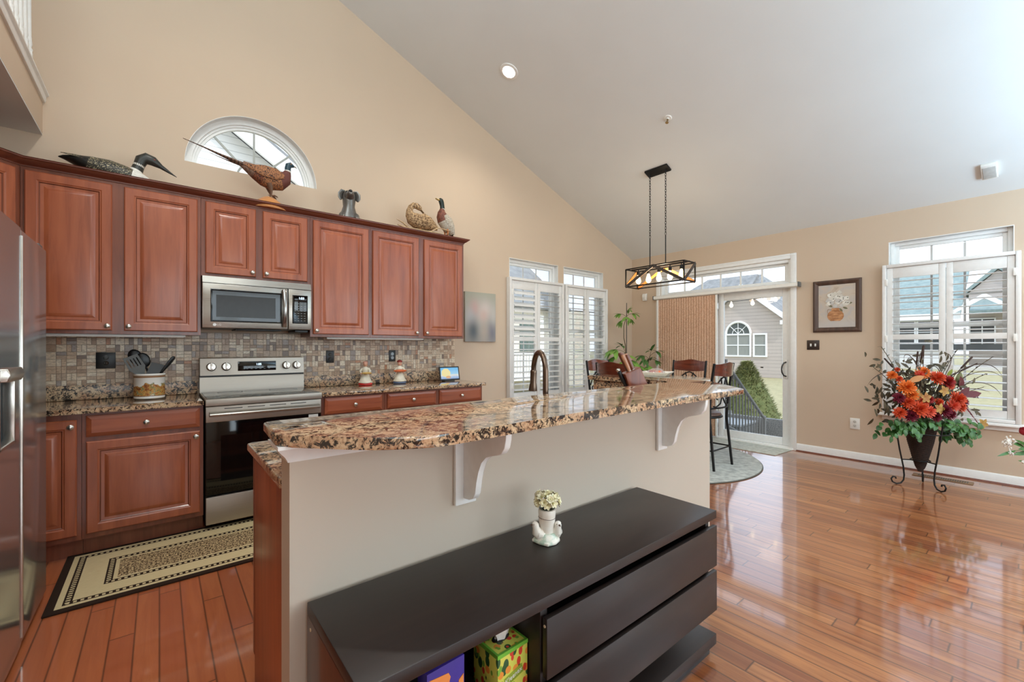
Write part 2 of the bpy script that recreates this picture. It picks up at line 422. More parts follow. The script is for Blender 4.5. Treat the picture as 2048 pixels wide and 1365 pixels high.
# kitchen wall (back) with the arch and the two tall windows
AX, AZ, AR = .6475, 2.765, .494
arch = [(AX+AR*math.cos(PI*k/32), AZ+AR*math.sin(PI*k/32)) for k in range(33)]
WIN = [(3.466, 4.351), (4.462, 5.343)]
b = MB(); o = [(XL-.15, -.08), (XF, -.08), (XF, ceil_z(XF)+.05), (XL-.15, ceil_z(XL-.15)+.05)]
b.holes(o, [arch]+[[(p, .60), (q, .60), (q, 2.43), (p, 2.43)] for p, q in WIN], YW, YW+.15, 'y')
struct(b.build('wall_back', M['wall'], smooth=False))
# far wall (right in the photo) with the patio door and the window
b = MB(); zt = ceil_z(XF)+.05
b.holes([(YR-.15, -.08), (YW+.15, -.08), (YW+.15, zt), (YR-.15, zt)],
        [[(1.955, -.0), (3.765, -.0), (3.765, 2.385), (1.955, 2.385)], [(.137, .60), (1.023, .60), (1.023, 2.412), (.137, 2.412)],
         [(-1.9, .60), (-.95, .60), (-.95, 2.412), (-1.9, 2.412)]], XF, XF+.15, 'x')
struct(b.build('wall_right', M['wall'], smooth=False))
b = MB(); b.box(XL-.15, XL, YR-.15, YW+.15, -.08, ceil_z(XL)+.05); struct(b.build('wall_left', M['wall']))
b = MB(); o = [(XL-.15, -.08), (XF+.15, -.08), (XF+.15, ceil_z(XF)+.05), (XL-.15, ceil_z(XL-.15)+.05)]
FILL_WIN = [(-.5, 1.1), (1.3, 2.9), (3.6, 5.6)]  # unseen rear window openings, added as a soft light source
b.holes(o, [[(p, .6), (q, .6), (q, 2.5), (p, 2.5)] for p, q in FILL_WIN], YR-.15, YR, 'y'); struct(b.build('wall_front', M['wall'], smooth=False))
# loft edge above the fridge
b = MB(); b.box(XL, -.615, YR, YW, 2.7345, 3.0); struct(b.build('wall_loft_edge', M['wall']))
b = MB(); y0, y1 = YR, YW
b.prism([(-.615, 2.95), (-.603, 2.95), (-.597, 2.965), (-.597, 2.99), (-.585, 3.0), (-.585, 3.012), (-.615, 3.012)], y0, y1, 'y'); struct(b.build('trim_1', M['trim']))
b = MB(); b.box(-.74, -.60, y0, y1, 3.012, 3.03, .004); struct(b.build('trim_2', M['cherry_dh']))
bal = None
for k in range(9):
    y = 4.205 - .118*k
    if bal is None:
        b = MB()
        b.box(-.017, .017, -.017, .017, 0, .20, .002).lathe([(.017, .20), (.019, .215), (.012, .23), (.017, .25), (.013, .30), (.011, .62), (.017, .68), (.013, .70), (.017, .72), (.017, .9)], 14)
        bal = b.build('stair_baluster', M['trim']); o = bal
    else: o = copy_tree(bal)
    o.location = (-.665, y, 3.03)
    tag(o, 'turned white baluster on the loft edge, %s from the kitchen wall' % ['first', 'second', 'third', 'fourth', 'fifth', 'sixth', 'seventh', 'eighth', 'ninth'][k], 'baluster', 'white balusters along the loft edge')
b = MB(); b.box(-.70, -.63, 3.2, YW, 3.93, 3.98, .012); tag(b.build('loft_handrail', M['cherry_dh']), 'dark wooden handrail on top of the white loft balusters', 'handrail')
b = MB(); b.box(XL, -.6155, YR, YW, 2.726, 2.734); struct(b.build('ceiling_loft', M['ceil']))
# baseboards with a brown shoe strip
b = MB(); b.prism([(0, 0), (0, .092), (-.006, .092), (-.013, .078), (-.013, 0)], YR, 1.888, 'y', M=T(XF, 0, 0)); struct(b.build('baseboard_right', M['trim']))
b = MB(); b.prism([(-.013, 0), (-.013, .014), (-.02, .012), (-.026, .004), (-.026, 0)], YR, 1.888, 'y', M=T(XF, 0, 0)); struct(b.build('trim_3', M['cherry_dh']))
b = MB(); b.box(2.62, XF, YW-.013, YW, 0, .092, .003); struct(b.build('baseboard_back', M['trim']))
b = MB(); b.box(XF-.013, XF, 3.832, YW, 0, .092, .003); struct(b.build('baseboard_corner', M['trim']))

# ================================================================== WINDOWS
def window(name, w, h, loc, rz, grid=(3, 3), meet=None):
    r = bpy.data.objects.new(name, None); COL.objects.link(r); r.location = loc; r.rotation_euler = (0, 0, rz); struct(r)
    b = MB(); f = .035
    b.rect(.007, w-.007, .007, h-.007, f, .06, .14, .004)
    b.build('frame', M['vinyl'], r)
    b = MB(); g = .05; meet = meet or h*.5
    for (za, zb, dy) in ((f, meet+.02, .085), (meet-.02, h-f, .10)):
        b.rect(f+.001, w-f-.001, za, zb, g*.8, dy-.012, dy+.0145, .003)
    b.build('sash', M['vinyl'], r)
    b = MB(); nx, nz = grid
    for (za, zb, dy) in ((f, meet, .095), (meet, h-f, .108)):
        for k in range(1, nx):
            x = f+g + (w-2*f-2*g)*k/nx; b.box(x-.009, x+.009, dy-.004, dy+.004, za+.03, zb-.03)
        for k in range(1, nz):
            z = za+.04 + (zb-za-.08)*k/nz; b.box(f+.03, w-f-.03, dy-.003, dy+.003, z-.009, z+.009)
    b.build('grille', M['vinyl'], r)
    b = MB(); b.box(f+.02, w-f-.02, .0955, .0985, f+.02, h-f-.02); b.build('pane', M['glass'], r)
    return r
for i, (p, q) in enumerate(WIN): window('window_%d' % (i+2), q-p, 1.83, (p, YW, .60), 0)
window('window_4', 1.023-.137, 1.812, (XF, 1.023, .60), -PI/2)
window('window_5', .95, 1.812, (XF, -.95, .60), -PI/2)
for i, (p, q) in enumerate(FILL_WIN): window('window_%d' % (i+6), q-p, 1.9, (q, YR, .60), PI)
def jamb(n, axis, p, q, z0, z1):
    b = MB(); w0 = YW if axis == 'y' else XF
    for (a, c, s, u) in ((p, p+.006, z0, z1), (q-.006, q, z0, z1), (p+.006, q-.006, z1-.006, z1), (p+.006, q-.006, z0, z0+.006)):
        b.box(a, c, w0-.001, w0+.149, s, u) if axis == 'y' else b.box(w0-.001, w0+.149, a, c, s, u)
    struct(b.build('trim_%d' % n, M['trim']))
for i, (p, q) in enumerate(WIN): jamb(10+i, 'y', p, q, .60, 2.43)
jamb(12, 'x', .137, 1.023, .60, 2.412); jamb(13, 'x', -1.9, -.95, .60, 2.412)
# arch window
r = bpy.data.objects.new('window_1', None); COL.objects.link(r); r.location = (AX, YW, AZ); struct(r)
def halfring(b, r0, r1, y0, y1, n=40, ang=(0, PI)):
    P = lambda rr, k: (rr*math.cos(ang[0]+(ang[1]-ang[0])*k/n), rr*math.sin(ang[0]+(ang[1]-ang[0])*k/n))
    for k in range(n):
        a, c, d, e = P(r0, k), P(r1, k), P(r1, k+1), P(r0, k+1)
        V = [b.bm.verts.new((p[0], y, p[1])) for y in (y0, y1) for p in (a, c, d, e)]
        for qd in ((0, 1, 2, 3), (7, 6, 5, 4), (1, 5, 6, 2), (3, 7, 4, 0)) + (((0, 4, 5, 1),) if k == 0 else ()) + (((2, 6, 7, 3),) if k == n-1 else ()): b._f([V[i] for i in qd])
    bmesh.ops.remove_doubles(b.bm, verts=b.bm.verts, dist=1e-5)
b = MB(); halfring(b, AR-.004, AR+.001, .001, .15); b.build('reveal', M['trim'], r)
b = MB(); halfring(b, AR-.045, AR-.004, .07, .14); halfring(b, AR-.062, AR-.045, .085, .13); halfring(b, AR-.082, AR-.062, .095, .125)
b.box(-AR+.005, AR-.005, .07, .14, 0, .012); b.build('frame', M['vinyl'], r)
b = MB(); halfring(b, .118, .134, .1, .112)
for a in (45, 90, 135):
    c, s = math.cos(math.radians(a)), math.sin(math.radians(a))
    b.box(.13, AR-.08, .1, .112, -.008, .008, M=R(-math.radians(a), 'Y'))
b.build('grille', plain('grey_window_grille', (176, 178, 172), .4), r)
b = MB(); b.prism([(p[0]-AX, p[1]-AZ) for p in [(AX+(AR-.05)*math.cos(PI*k/32), AZ+(AR-.05)*math.sin(PI*k/32)) for k in range(33)]], .106, .109, 'y'); b.build('pane', M['glass'], r)

# ================================================================== PATIO DOOR
r = bpy.data.objects.new('door_1', None); COL.objects.link(r); r.location = (XF, 3.765, 0); r.rotation_euler = (0, 0, -PI/2); struct(r)
W = 3.765-1.955
b = MB()
b.rect(-.065, W+.065, 0, 2.449, (.065, .065, 0, .064), -.018, .0, .004)
b.box(-.05, W+.05, -.023, -.016, 2.425, 2.437, .002); b.build('casing', M['trim'], r)
b = MB()
b.rect(.0, W, 0, 2.385, (.03, .03, .03, .04), .01, .15, .003).box(.03, W-.03, .012, .15, 2.03, 2.10, .003)
b.build('frame', M['vinyl'], r)
# transom: six lights
b = MB()
b.rect(.031, W-.031, 2.101, 2.344, (.06, .06, .03, .03), .07, .11, .004)
for k in range(1, 6): x = .09+(W-.18)*k/6; b.box(x-.011, x+.011, .08, .1, 2.12, 2.33, .002)
b.build('transom_sash', M['vinyl'], r)
b = MB(); b.box(.06, W-.06, .089, .092, 2.11, 2.335); b.build('transom_pane', M['glass'], r)
def slider(xa, xb, ya, nm):
    b = MB()
    b.rect(xa+.001, xb-.001, .031, 2.029, (.075, .075, .095, .1), ya, ya+.04, .006)
    o = b.build(nm, M['vinyl'], r)
    b = MB(); b.box(xa+.06, xb-.06, ya+.018, ya+.022, .11, 1.95); b.build('pane', M['glass'], o); return o
slider(.03, W/2+.03, .10, 'fixed_panel'); o = slider(W/2-.015, W-.03, .04, 'sliding_panel')
b = MB(); b.box(W-.085, W-.045, .025, .042, .88, 1.12, .006, 0); b.build('lock_plate', M['wplast'], o)
b = MB(); b.tube([(W-.06, .03, .91), (W-.075, -.005, .92), (W-.092, -.015, .96), (W-.096, -.018, 1.0), (W-.092, -.015, 1.04), (W-.075, -.005, 1.08), (W-.06, .03, 1.09)], .0085, 10); b.build('handle', M['steel_d'], o)
b = MB(); b.box(-.03, W+.03, -.05, .16, 0, .022, .004); b.build('threshold', M['wplast'], r)

# blind in front of the fixed panel, hung from a white track
t = thing('vertical_cellular_shade', 'brown patterned fabric shade covering the left half of the patio door', 'window shade', (XF-.062, 3.31, .03))
b = MB(); n = 46
pts = [(.005*(1 if k % 2 else -1), .445-.89*k/n) for k in range(n+1)]
b.prism(pts+[(p[0]+.004, p[1]) for p in pts[::-1]], 0, 1.985, 'z')
q = NT('brown_woven_shade'); v = q.co((1, 1, .45)); f = q.noise(v, 120, 3, .7); g = q.noise(q.co((1, 1, .5)), 34, 3)
q.bump(f, .3, .002)
b.build('fabric', q.fin(q.mix(q.ramp(f, [(.38, (0, 0, 0)), (.62, (255, 255, 255))]), q.mix(g, (158, 118, 94), (206, 166, 138)), (218, 182, 154)), .85), t, smooth=False)
b = MB(); b.box(-.016, .016, -.470, -.446, 0, 1.985, .004).box(-.03, .0, -.468, -.45, .78, .90, .006); b.build('pull_rail', M['wplast'], t)
b = MB(); b.box(-.016, .016, .446, .470, 0, 1.985, .004); b.build('fixed_rail', M['wplast'], t)
t = thing('shade_track', 'white track rail of the patio door shade below the transom', 'curtain track', (XF-.018, 2.835, 2.02))
b = MB(); b.prism([(0, 0), (0, .055), (-.07, .055), (-.085, .045), (-.085, .008), (-.07, 0)], -.99, .99, 'y'); b.build('rail', M['wplast'], t)
for y in (-1.0, .985): b = MB(); b.box(-.088, 0, y, y+.015, -.002, .058, .003); b.build('end_cap', M['gplast'], t)

# ================================================================== PLANTATION SHUTTERS
def shutter(label, w, z0, z1, loc, rz, npan, tilts):
    t = thing('plantation_shutter', label, 'shutter', loc, rz)
    h = z1-z0; f = .035; b = MB()
    b.rect(0, w, 0, h, f, -.03, .045, .006)
    b.build('frame', M['shut'], t)
    pw = (w-2*f)/npan; zm = 1.388-z0
    for k in range(npan):
        xa, xb = f+pw*k+.002, f+pw*(k+1)-.002; st = .048; b = MB()
        zs = [(f+.002, f+.002+.075), (zm-.028, zm+.028), (h-f-.11, h-f-.002)]
        b.box(xa, xa+st, -.008, .022, zs[0][0], zs[2][1], .003).box(xb-st, xb, -.008, .022, zs[0][0], zs[2][1], .003)
        for (s, u) in zs: b.box(xa+st, xb-st, -.006, .02, s, u, .003)
        pn = b.build('panel', M['shut'], t)
        b = MB()
        for j, (s, u) in enumerate(((zs[0][1], zs[1][0]), (zs[1][1], zs[2][0]))):
            nl = max(1, round((u-s)/.0755)); pit = (u-s)/nl; a = math.radians(tilts[k][j])
            for i in range(nl):
                MM = T(0, .007, s+pit*(i+.5)) @ R(a, 'X')
                b.prism([(-.043, 0), (-.03, .0042), (0, .0058), (.03, .0042), (.043, 0), (.03, -.0042), (0, -.0058), (-.03, -.0042)], xa+st+.002, xb-st-.002, 'x', M=MM)
        b.build('louvers', M['shut'], pn)
        side = xa if k < npan/2 else xb
        for zz in (.13*h, .5*h, .88*h):
            b = MB(); b.box(side-.012, side+.012, -.034, -.026, zz-.035, zz+.035, .003); b.build('hinge', M['wplast'], pn)
    return t
shutter('white four-rail shutter pair in the left tall window, upper left slats tilted shut', .985, .578, 2.172, (3.414, YW-.05, .578), 0, 2, [(6, 42), (10, 3)])
shutter('white shutter pair in the tall window nearest the room corner', .935, .578, 2.172, (4.428, YW-.05, .578), 0, 2, [(4, 4), (6, 4)])
shutter('white shutter pair in the window behind the autumn flowers', .97, .578, 2.16, (XF-.05, 1.064, .578), -PI/2, 2, [(2, 2), (2, 2)])
b = MB(); b.box(XF-.085, XF-.001, .06, 1.10, .548, .576, .006).box(XF-.02, XF-.001, .085, 1.075, .50, .548, .004); o = b.build('trim_4', M['trim']); struct(o)
b = MB(); b.box(3.38, 5.39, YW-.085, YW-.001, .548, .576, .006).box(3.41, 5.36, YW-.02, YW-.001, .50, .548, .004); o = b.build('trim_5', M['trim']); struct(o)

# ================================================================== CEILING FITTINGS
nrm = Matrix.Rotation(math.atan(CS), 4, 'Y')     # tilts local z to the ceiling's normal
def on_ceiling(x, y, dz=0): return T(x, y, ceil_z(x)+dz) @ nrm
t = thing('recessed_ceiling_light', 'round lit recessed downlight in the sloped white ceiling', 'ceiling light'); t.matrix_world = on_ceiling(2.744, 3.399)
b = MB(); b.lathe([(.062, -.001), (.066, -.010), (.092, -.007), (.096, 0)], 32); b.build('trim_ring', M['trim'], t)
b = MB(); b.lathe([(0, -.004), (.064, -.004)], 32); b.build('lamp_lens', emis('downlight_lens', (255, 246, 232), 28), t)
def added_can(x, y, lab, pw):  # extra downlights out of view, added with spot lamps to brighten the room
    c = copy_tree(t); c.matrix_world = on_ceiling(x, y); c['label'] = lab
    light('downlight_lamp', 'SPOT', (x-.04, y, ceil_z(x)-.09), (0, 0, 0), pw, (1, .95, .87), .06, spot_size=2.5, spot_blend=.9)
l = light('downlight_lamp', 'SPOT', (2.744-.04, 3.399, ceil_z(2.744)-.09), (0, 0, 0), 40, (1, .92, .80), .06, spot_size=2.4, spot_blend=.8)
added_can(.45, 2.2, 'added out-of-view downlight in the sloped ceiling above the kitchen runner', 120); added_can(.3, .6, 'added out-of-view downlight in the sloped ceiling above the sideboard', 60); added_can(4.6, -.4, 'added out-of-view downlight in the sloped ceiling in front of the right window', 60)
t = thing('fire_sprinkler', 'small brass sprinkler head in a white ring on the sloped ceiling', 'sprinkler'); t.matrix_world = on_ceiling(3.962, 2.359)
b = MB(); b.lathe([(.010, -.02), (.014, -.010), (.034, -.008), (.038, 0)], 24); b.build('escutcheon', M['wplast'], t)
b = MB(); b.lathe([(.009, 0), (.009, -.03), (.004, -.045), (.004, -.055), (.016, -.058), (.016, -.061), (0, -.061)], 16); b.build('sprinkler_head', plain('brass', (150, 128, 92), .35, .9), t)
t = thing('ceiling_access_plate', 'square white plastic cover plate on the ceiling near the right edge', 'cover plate'); t.matrix_world = on_ceiling(5.75, .275)
b = MB(); b.box(-.10, .10, -.05, .05, -.03, 0, .006); b.build('cover', M['wplast'], t)
b = MB(); b.box(-.075, .085, -.04, .04, -.034, -.029, .003); b.build('grille_face', plain('light_grey_plastic', (196, 196, 192), .5), t)
t = thing('alarm_sensor', 'small white motion sensor high on the wall in the room corner', 'motion sensor', (XF-.005, 4.03, 2.03))
b = MB(); b.prism([(0, 0), (0, .115), (-.03, .11), (-.045, .08), (-.03, .0)], -.035, .035, 'y', bev=.004); b.build('housing', M['wplast'], t)
b = MB(); b.box(-.047, -.03, -.02, .02, .02, .06, .004); b.build('lens', plain('sensor_lens', (228, 226, 220), .3), t)

# ================================================================== WALL CABINETS
UF = YW-.335                                       # face of wall cabinets
def knob(parent, x, y, z):
    b = MB(); b.lathe([(.006, 0), (.0055, .012), (.009, .016), (.0155, .019), (.0165, .024), (.012, .029), (0, .031)], 16, M=T(x, y, z) @ R(PI/2, 'X'))
    return b.build('knob', M['nickel'], parent)
DPROF = [(0, 0), (0, .014), (.006, .020), (.050, .020), (.056, .016), (.060, .016), (.066, .010), (.078, .009), (.082, .009), (.102, .018), (.106, .0185)]
DMAT = [0, 0, 0, 0, 0, 1, 0, 0, 0, 0, 0]  # one groove step is darker cherry, its shade put into the colour
def cdoor(parent, x0, x1, z0, z1, y=0, kn=None, name='door'):
    b = MB(); b.loops(x1-x0, z1-z0, DPROF, mats=DMAT, M=T(x0, y, z0)); o = b.build(name, [M['cherry'], M['cherry_d']], parent, angle=.3)
    if kn: knob(o, kn[0], y-.019, kn[1])
    return o
def cdrawer(parent, x0, x1, z0, z1, y=0):
    b = MB(); b.loops(x1-x0, z1-z0, [(0, 0), (0, .012), (.004, .014), (.014, .017), (.024, .0205), (.026, .0205)], mats=[0, 0, 0, 0, 0, 0], M=T(x0, y, z0))
    o = b.build('drawer', [M['cherry_h']], parent, angle=.2); knob(o, (x0+x1)/2, y-.02, (z0+z1)/2); return o
def cab(label, x0, x1, yf, dep, z0, z1, toe=False, name='wall_cabinet', cat='cabinet'):
    t = thing(name, label, cat, ((x0+x1)/2, yf, z0)); h = z1-z0; w = (x1-x0)/2
    b = MB()
    if toe: b.box(-w, w, 0, dep, .114, h).box(-w, w, .06, dep, 0, .12)
    else: b.box(-w, w, 0, dep, 0, h)
    b.build('cabinet_body', M['cherry_d'], t); return t
t = cab('tall cherry wall cabinet with two doors above the utensil crock', -.66, .238, UF, .335, 1.372, 2.41)
cdoor(t, -.431, -.035, .023, 1.003, 0, (-.058, .052)); cdoor(t, .025, .429, .023, 1.003, 0, (.048, .052))
t = cab('short cherry wall cabinet with two doors directly above the microwave', .240, .998, UF, .335, 1.818, 2.41)
cdoor(t, -.353, -.026, .02, .557, 0, (-.05, .052)); cdoor(t, .023, .355, .02, .557, 0, (.047, .052))
t = cab('single-door cherry wall cabinet right of the microwave below the dog bust', 1.0, 1.523, UF, .335, 1.372, 2.41)
cdoor(t, -.24, .243, .023, 1.003, 0, (-.215, .052))
t = cab('two-door cherry wall cabinet at the right end below the ducks', 1.525, 2.555, UF, .335, 1.372, 2.41)
cdoor(t, -.497, -.025, .023, 1.003, 0, (-.05, .052)); cdoor(t, .036, .491, .023, 1.003, 0, (.062, .052))
# diagonal corner cabinet
t = thing('corner_wall_cabinet', 'diagonal cherry corner wall cabinet above the fridge at the left edge', 'cabinet', (-.662, UF, 1.372))
b = MB(); b.prism([(0, .335), (0, 0), (-.285, -.285), (-.606, -.285), (-.606, .335)], 0, 1.038, 'z'); b.build('cabinet_body', M['cherry_d'], t)
MM = R(PI/4, 'Z'); b = MB(); b.loops(.345, .98, DPROF, mats=DMAT, M=R(PI/4, 'Z') @ T(-.375, 0, .023)); o = b.build('door', [M['cherry'], M['cherry_d']], t, angle=.3)
ubl = plain('under_cabinet_diffuser', (226, 222, 214), .5)
for lab, xa, xb in (('slim white light bar under the left wall cabinet', -.60, .15), ('slim white light bar under the right wall cabinets', 1.15, 2.1)):
    t = thing('under_cabinet_light', lab, 'light', ((xa+xb)/2, UF+.06, 1.3715)); h = (xb-xa)/2
    b = MB(); b.box(-h, h, -.018, .018, -.016, 0, .003); b.build('housing', M['wplast'], t)
    b = MB(); b.box(-h+.01, h-.01, -.012, .012, -.0185, -.0155); b.build('diffuser', ubl, t)
# crown moulding
b = MB(); prof = [(0, 2.398), (.006, 2.398), (.006, 2.406), (.012, 2.411), (.022, 2.417), (.034, 2.427), (.044, 2.437), (.05, 2.437), (.05, 2.445), (.054, 2.448), (.02, 2.448), (0, 2.411)]
xe = 2.556; P0 = [((xe, YW-.001), (1, 0)), ((xe, UF-.001), (1, -1)), ((-.662, UF-.001), (.414, -1)), ((-.662-.285, UF-.285), (.707, -.707))]
rings = []
for (p, d) in P0: rings.append([b.bm.verts.new((p[0]+d[0]*o_, p[1]+d[1]*o_, z)) for (o_, z) in prof])
for i in range(3):
    for k in range(len(prof)): b._f([rings[i][k], rings[i+1][k], rings[i+1][(k+1) % len(prof)], rings[i][(k+1) % len(prof)]])
b._f(rings[0]); b._f(rings[-1][::-1])
tag(b.build('crown_moulding', M['cherry_dh'], angle=.5), 'dark cherry crown moulding along the top of the wall cabinets', 'moulding')
# ================================================================== BASE CABINETS
BF = YW-.61
t = cab('cherry corner base cabinet with one door next to the fridge', -1.25, -.366, BF, .59, 0, .882, True, 'base_cabinet')
cdoor(t, .10, .423, .145, .845, 0, (.398, .805))
t = cab('cherry base cabinet with one drawer and one wide door left of the stove', -.364, .236, BF, .59, 0, .882, True, 'base_cabinet')
cdrawer(t, -.281, .280, .734, .865); cdoor(t, -.281, .280, .145, .706, 0, (.258, .672))
t = cab('narrow cherry base cabinet with a drawer right beside the stove', 1.014, 1.545, BF, .59, 0, .882, True, 'base_cabinet')
cdrawer(t, -.241, .242, .734, .865); cdoor(t, -.241, .242, .145, .706, 0, (.21, .672))
t = cab('cherry base cabinet with two drawers at the right end of the counter', 1.547, 2.606, BF, .59, 0, .882, True, 'base_cabinet')
cdrawer(t, -.504, -.018, .734, .865); cdrawer(t, .021, .51, .734, .865); cdoor(t, -.504, -.018, .145, .706, 0, (-.04, .672)); cdoor(t, .021, .51, .145, .706, 0, (.043, .672))
def counter(label, poly, splash, name='granite_countertop', z=.882):
    t = thing(name, label, 'countertop', (poly[0][0], poly[0][1], z)); L = T(-poly[0][0], -poly[0][1], -z)
    b = MB(); b.prism(poly, z, z+.031, 'z', bev=.006, M=L); b.build('slab', M['granite'], t)
    if splash:
        b = MB(); 
        for s in splash: b.box(*s, z+.031, z+.133, .003, M=L)
        b.build('upstand', M['granite_u'], t)
    return t
CF = YW-.648
counter('brown granite worktop left of the stove under the utensil crock', [(.236, CF), (.236, YW-.002), (-1.262, YW-.002), (-1.262, 3.25), (-.62, 3.25), (-.62, CF)], [(-1.262, .236, YW-.032, YW-.002), (-1.262, -1.232, 3.25, YW-.032)])
counter('brown granite worktop right of the stove under the chef figurines', [(1.014, CF), (2.632, CF), (2.632, YW-.002), (1.014, YW-.002)], [(1.014, 2.632, YW-.032, YW-.002)])
b = MB(); b.box(-1.25, 2.643, YW-.012, YW-.001, .90, 1.40); o = b.build('backsplash', M['mosaic']); tag(o, 'brown stone mosaic tile backsplash behind the stove and counters', 'backsplash')
def outlet(label, x, z, mat, w=.072, face=(0, 0)):
    t = thing('wall_outlet', label, 'outlet', (x, YW-.0125, z)); b = MB(); b.box(-w/2, w/2, -.007, 0, -.058, .058, .003); b.build('cover_plate', mat, t)
    for s in (-.02, .02):
        b = MB(); b.lathe([(.0165, 0), (.0165, .003), (0, .003)], 20, M=T(0, -.007, s) @ R(PI/2, 'X')); o = b.build('receptacle', M['bglass'] if mat is M['bplast'] else M['wplast'], t)
        b = MB(); b.box(-.007, -.005, -.0108, -.0095, s-.004, s+.005).box(.005, .007, -.0108, -.0095, s-.004, s+.004); b.build('slots', M['gplast'], o)
    return t
t = outlet('black wall outlet in the mosaic tile left of the utensil crock', -.30, 1.187, M['bplast'], .105)
outlet('black wall outlet in the mosaic tile just right of the stove', 1.258, 1.19, M['bplast'])
outlet('black wall outlet in the mosaic tile above the red-hatted figurine', 1.881, 1.19, M['bplast'])
# ================================================================== STOVE
disp = emis('display_digits', (190, 225, 255), 3)
t = thing('electric_range', 'stainless electric range with black glass oven door between the cherry cabinets', 'stove', (.625, BF, 0))
h = .38
b = MB(); b.box(-h+.004, h-.004, .0, .59, .05, .905, .003); b.build('stove_body', M['bplast'], t)
b = MB(); b.box(-h, h, -.058, .0, .873, .921, .004).box(-h, -h+.012, 0, .52, .9, .921, .002).box(h-.012, h, 0, .52, .9, .921, .002); b.build('front_rim', M['steel_s'], t)
b = MB(); b.box(-h+.011, h-.011, -.03, .54, .906, .924, .003)
o = b.build('cooktop', plain('grey_ceramic_glass_cooktop', (84, 84, 80), .12, spec=.7), t)
b = MB()
for (x, y, r_) in ((-.19, .11, .11), (.19, .11, .095), (-.19, .38, .08), (.19, .38, .10)): b.lathe([(r_, .9243), (r_+.003, .9246), (r_+.006, .9243)], 40, (x, y, 0))
b.build('burner_rings', M['gplast'], o)
b = MB(); b.prism([(.50, .92), (.50, 1.035), (.506, 1.043), (.585, 1.043), (.585, .92)], -h, h, 'x'); b.build('backguard', M['steel_s'], t)
b = MB(); b.box(-h, h, .515, .585, 1.043, 1.056); b.build('vent_gap', M['bplast'], t)
b = MB(); b.prism([(.490, 1.056), (.505, 1.190), (.585, 1.196), (.585, 1.056)], -h, h, 'x', bev=.003); cp = b.build('control_panel', M['steel_s'], t)
TL = T(0, .490, 1.056) @ R(-math.atan(.015/.134), 'X')
b = MB(); b.box(-.125, .155, -.004, 0, .030, .108, .002, M=TL); dp = b.build('display', M['bglass'], cp)
text_part('1:05', .024, disp, dp, TL @ T(.025, -.0045, .082) @ R(PI/2, 'X'), 'clock_digits')
b = MB()
for k in range(6):
    for j in range(2): b.box(-.06+.032*k+(.05 if k > 2 else 0)*0-.006, -.06+.032*k+.008, -.0046, -.0035, .044+.012*j*1.4, .047+.012*j*1.4, M=TL)
b.build('touch_keys', plain('pale_key_print', (150, 152, 150), .5), dp)
for kx in (-.305, -.205, .235, .318):
    b = MB(); MK = TL @ T(kx, 0, .068) @ R(PI/2, 'X')
    b.lathe([(.034, 0), (.034, .006), (.030, .010), (.029, .03), (.026, .034), (0, .034)], 24, M=MK).box(-.007, .007, -.030, .030, .03, .044, .003, M=MK); b.build('knob', M['nickel'], cp)
# oven door
b = MB(); b.box(-h+.003, h-.003, -.035, .0, .25, .868, .004); od = b.build('oven_door', M['bglass'], t)
b = MB(); b.box(-h+.002, h-.002, -.040, -.030, .757, .868, .004); db = b.build('door_band', M['steel_s'], od)
b = MB()
for k in range(4): b.box(-.27+.142*k, -.16+.142*k, -.0405, -.0395, .846, .851)
b.build('vent_slots', M['bplast'], db)
b = MB(); b.prism([(-.04, .832), (-.062, .829), (-.088, .822), (-.092, .815), (-.088, .804), (-.075, .800), (-.04, .80)], -h+.02, h-.02, 'x', bev=.003); b.build('handle', M['steel'], od)
b = MB(); b.box(.285, .355, -.0365, -.0345, .722, .750); st = b.build('energy_sticker', M['wplast'], od)
b = MB(); b.box(-h+.09, h-.09, -.0362, -.0345, .34, .66); b.build('oven_window', plain('oven_window_black', (12, 11, 11), .05, spec=.7), od)
b = MB(); b.box(-h+.003, h-.003, -.035, .0, .045, .236, .005); b.build('storage_drawer', M['steel_s'], t)
for sx_ in (-1, 1):
    for sy in (.09, .53):
        b = MB(); b.lathe([(.018, 0), (.018, .006), (.010, .010), (.010, .05)], 12, (sx_*.33, sy, 0)); b.build('foot', M['bplast'], t)
# ================================================================== MICROWAVE
t = thing('microwave_oven', 'stainless over-the-range microwave hung under the short cabinet', 'microwave', (.618, YW-.40, 1.425))
h = .375
b = MB(); b.box(-h, h, .03, .399, .0, .388, .004); b.build('oven_body', M['steel_d'], t)
b = MB(); b.prism([(.0, .338), (.012, .388), (.05, .388), (.05, .338)], -h, h, 'x', bev=.003); b.build('vent_hood', M['steel'], t)
b = MB(); b.box(-h, .195, -.002, .03, .002, .334, .005); d = b.build('door', M['steel'], t)
b = MB(); b.loops(.475, .245, [(0, 0), (0, .004), (.004, .006), (.010, .004), (.012, .002)], M=T(-.325, -.001, .048)); b.build('window_frame', M['bglass'], d)
b = MB(); b.loops(.395, .165, [(0, 0), (0, .001), (.002, .001)], M=T(-.29, -.003, .085)); b.build('window', M['wglass'], d)
b = MB(); n = 14
b.tube([(.168, -.006-.04*math.sin(PI*k/n)**.7, .022+.30*k/n) for k in range(n+1)], .0165, 12, flat=.55); b.build('handle', M['steel_v'], d)
MM = T(-.30, -.003, .026)
b = MB(); b.lathe([(.011, 0), (.011, .001), (0, .001)], 20, M=MM @ R(PI/2, 'X')); lg = b.build('logo', plain('logo_silver', (225, 222, 218), .3), d)
text_part('LG', .022, plain('logo_silver', (225, 222, 218), .3), d, T(-.272, -.003, .026) @ R(PI/2, 'X'), 'brand_letters')
b = MB(); b.box(.200, h, -.002, .03, .002, .334, .005); cp = b.build('control_panel', M['steel'], t)
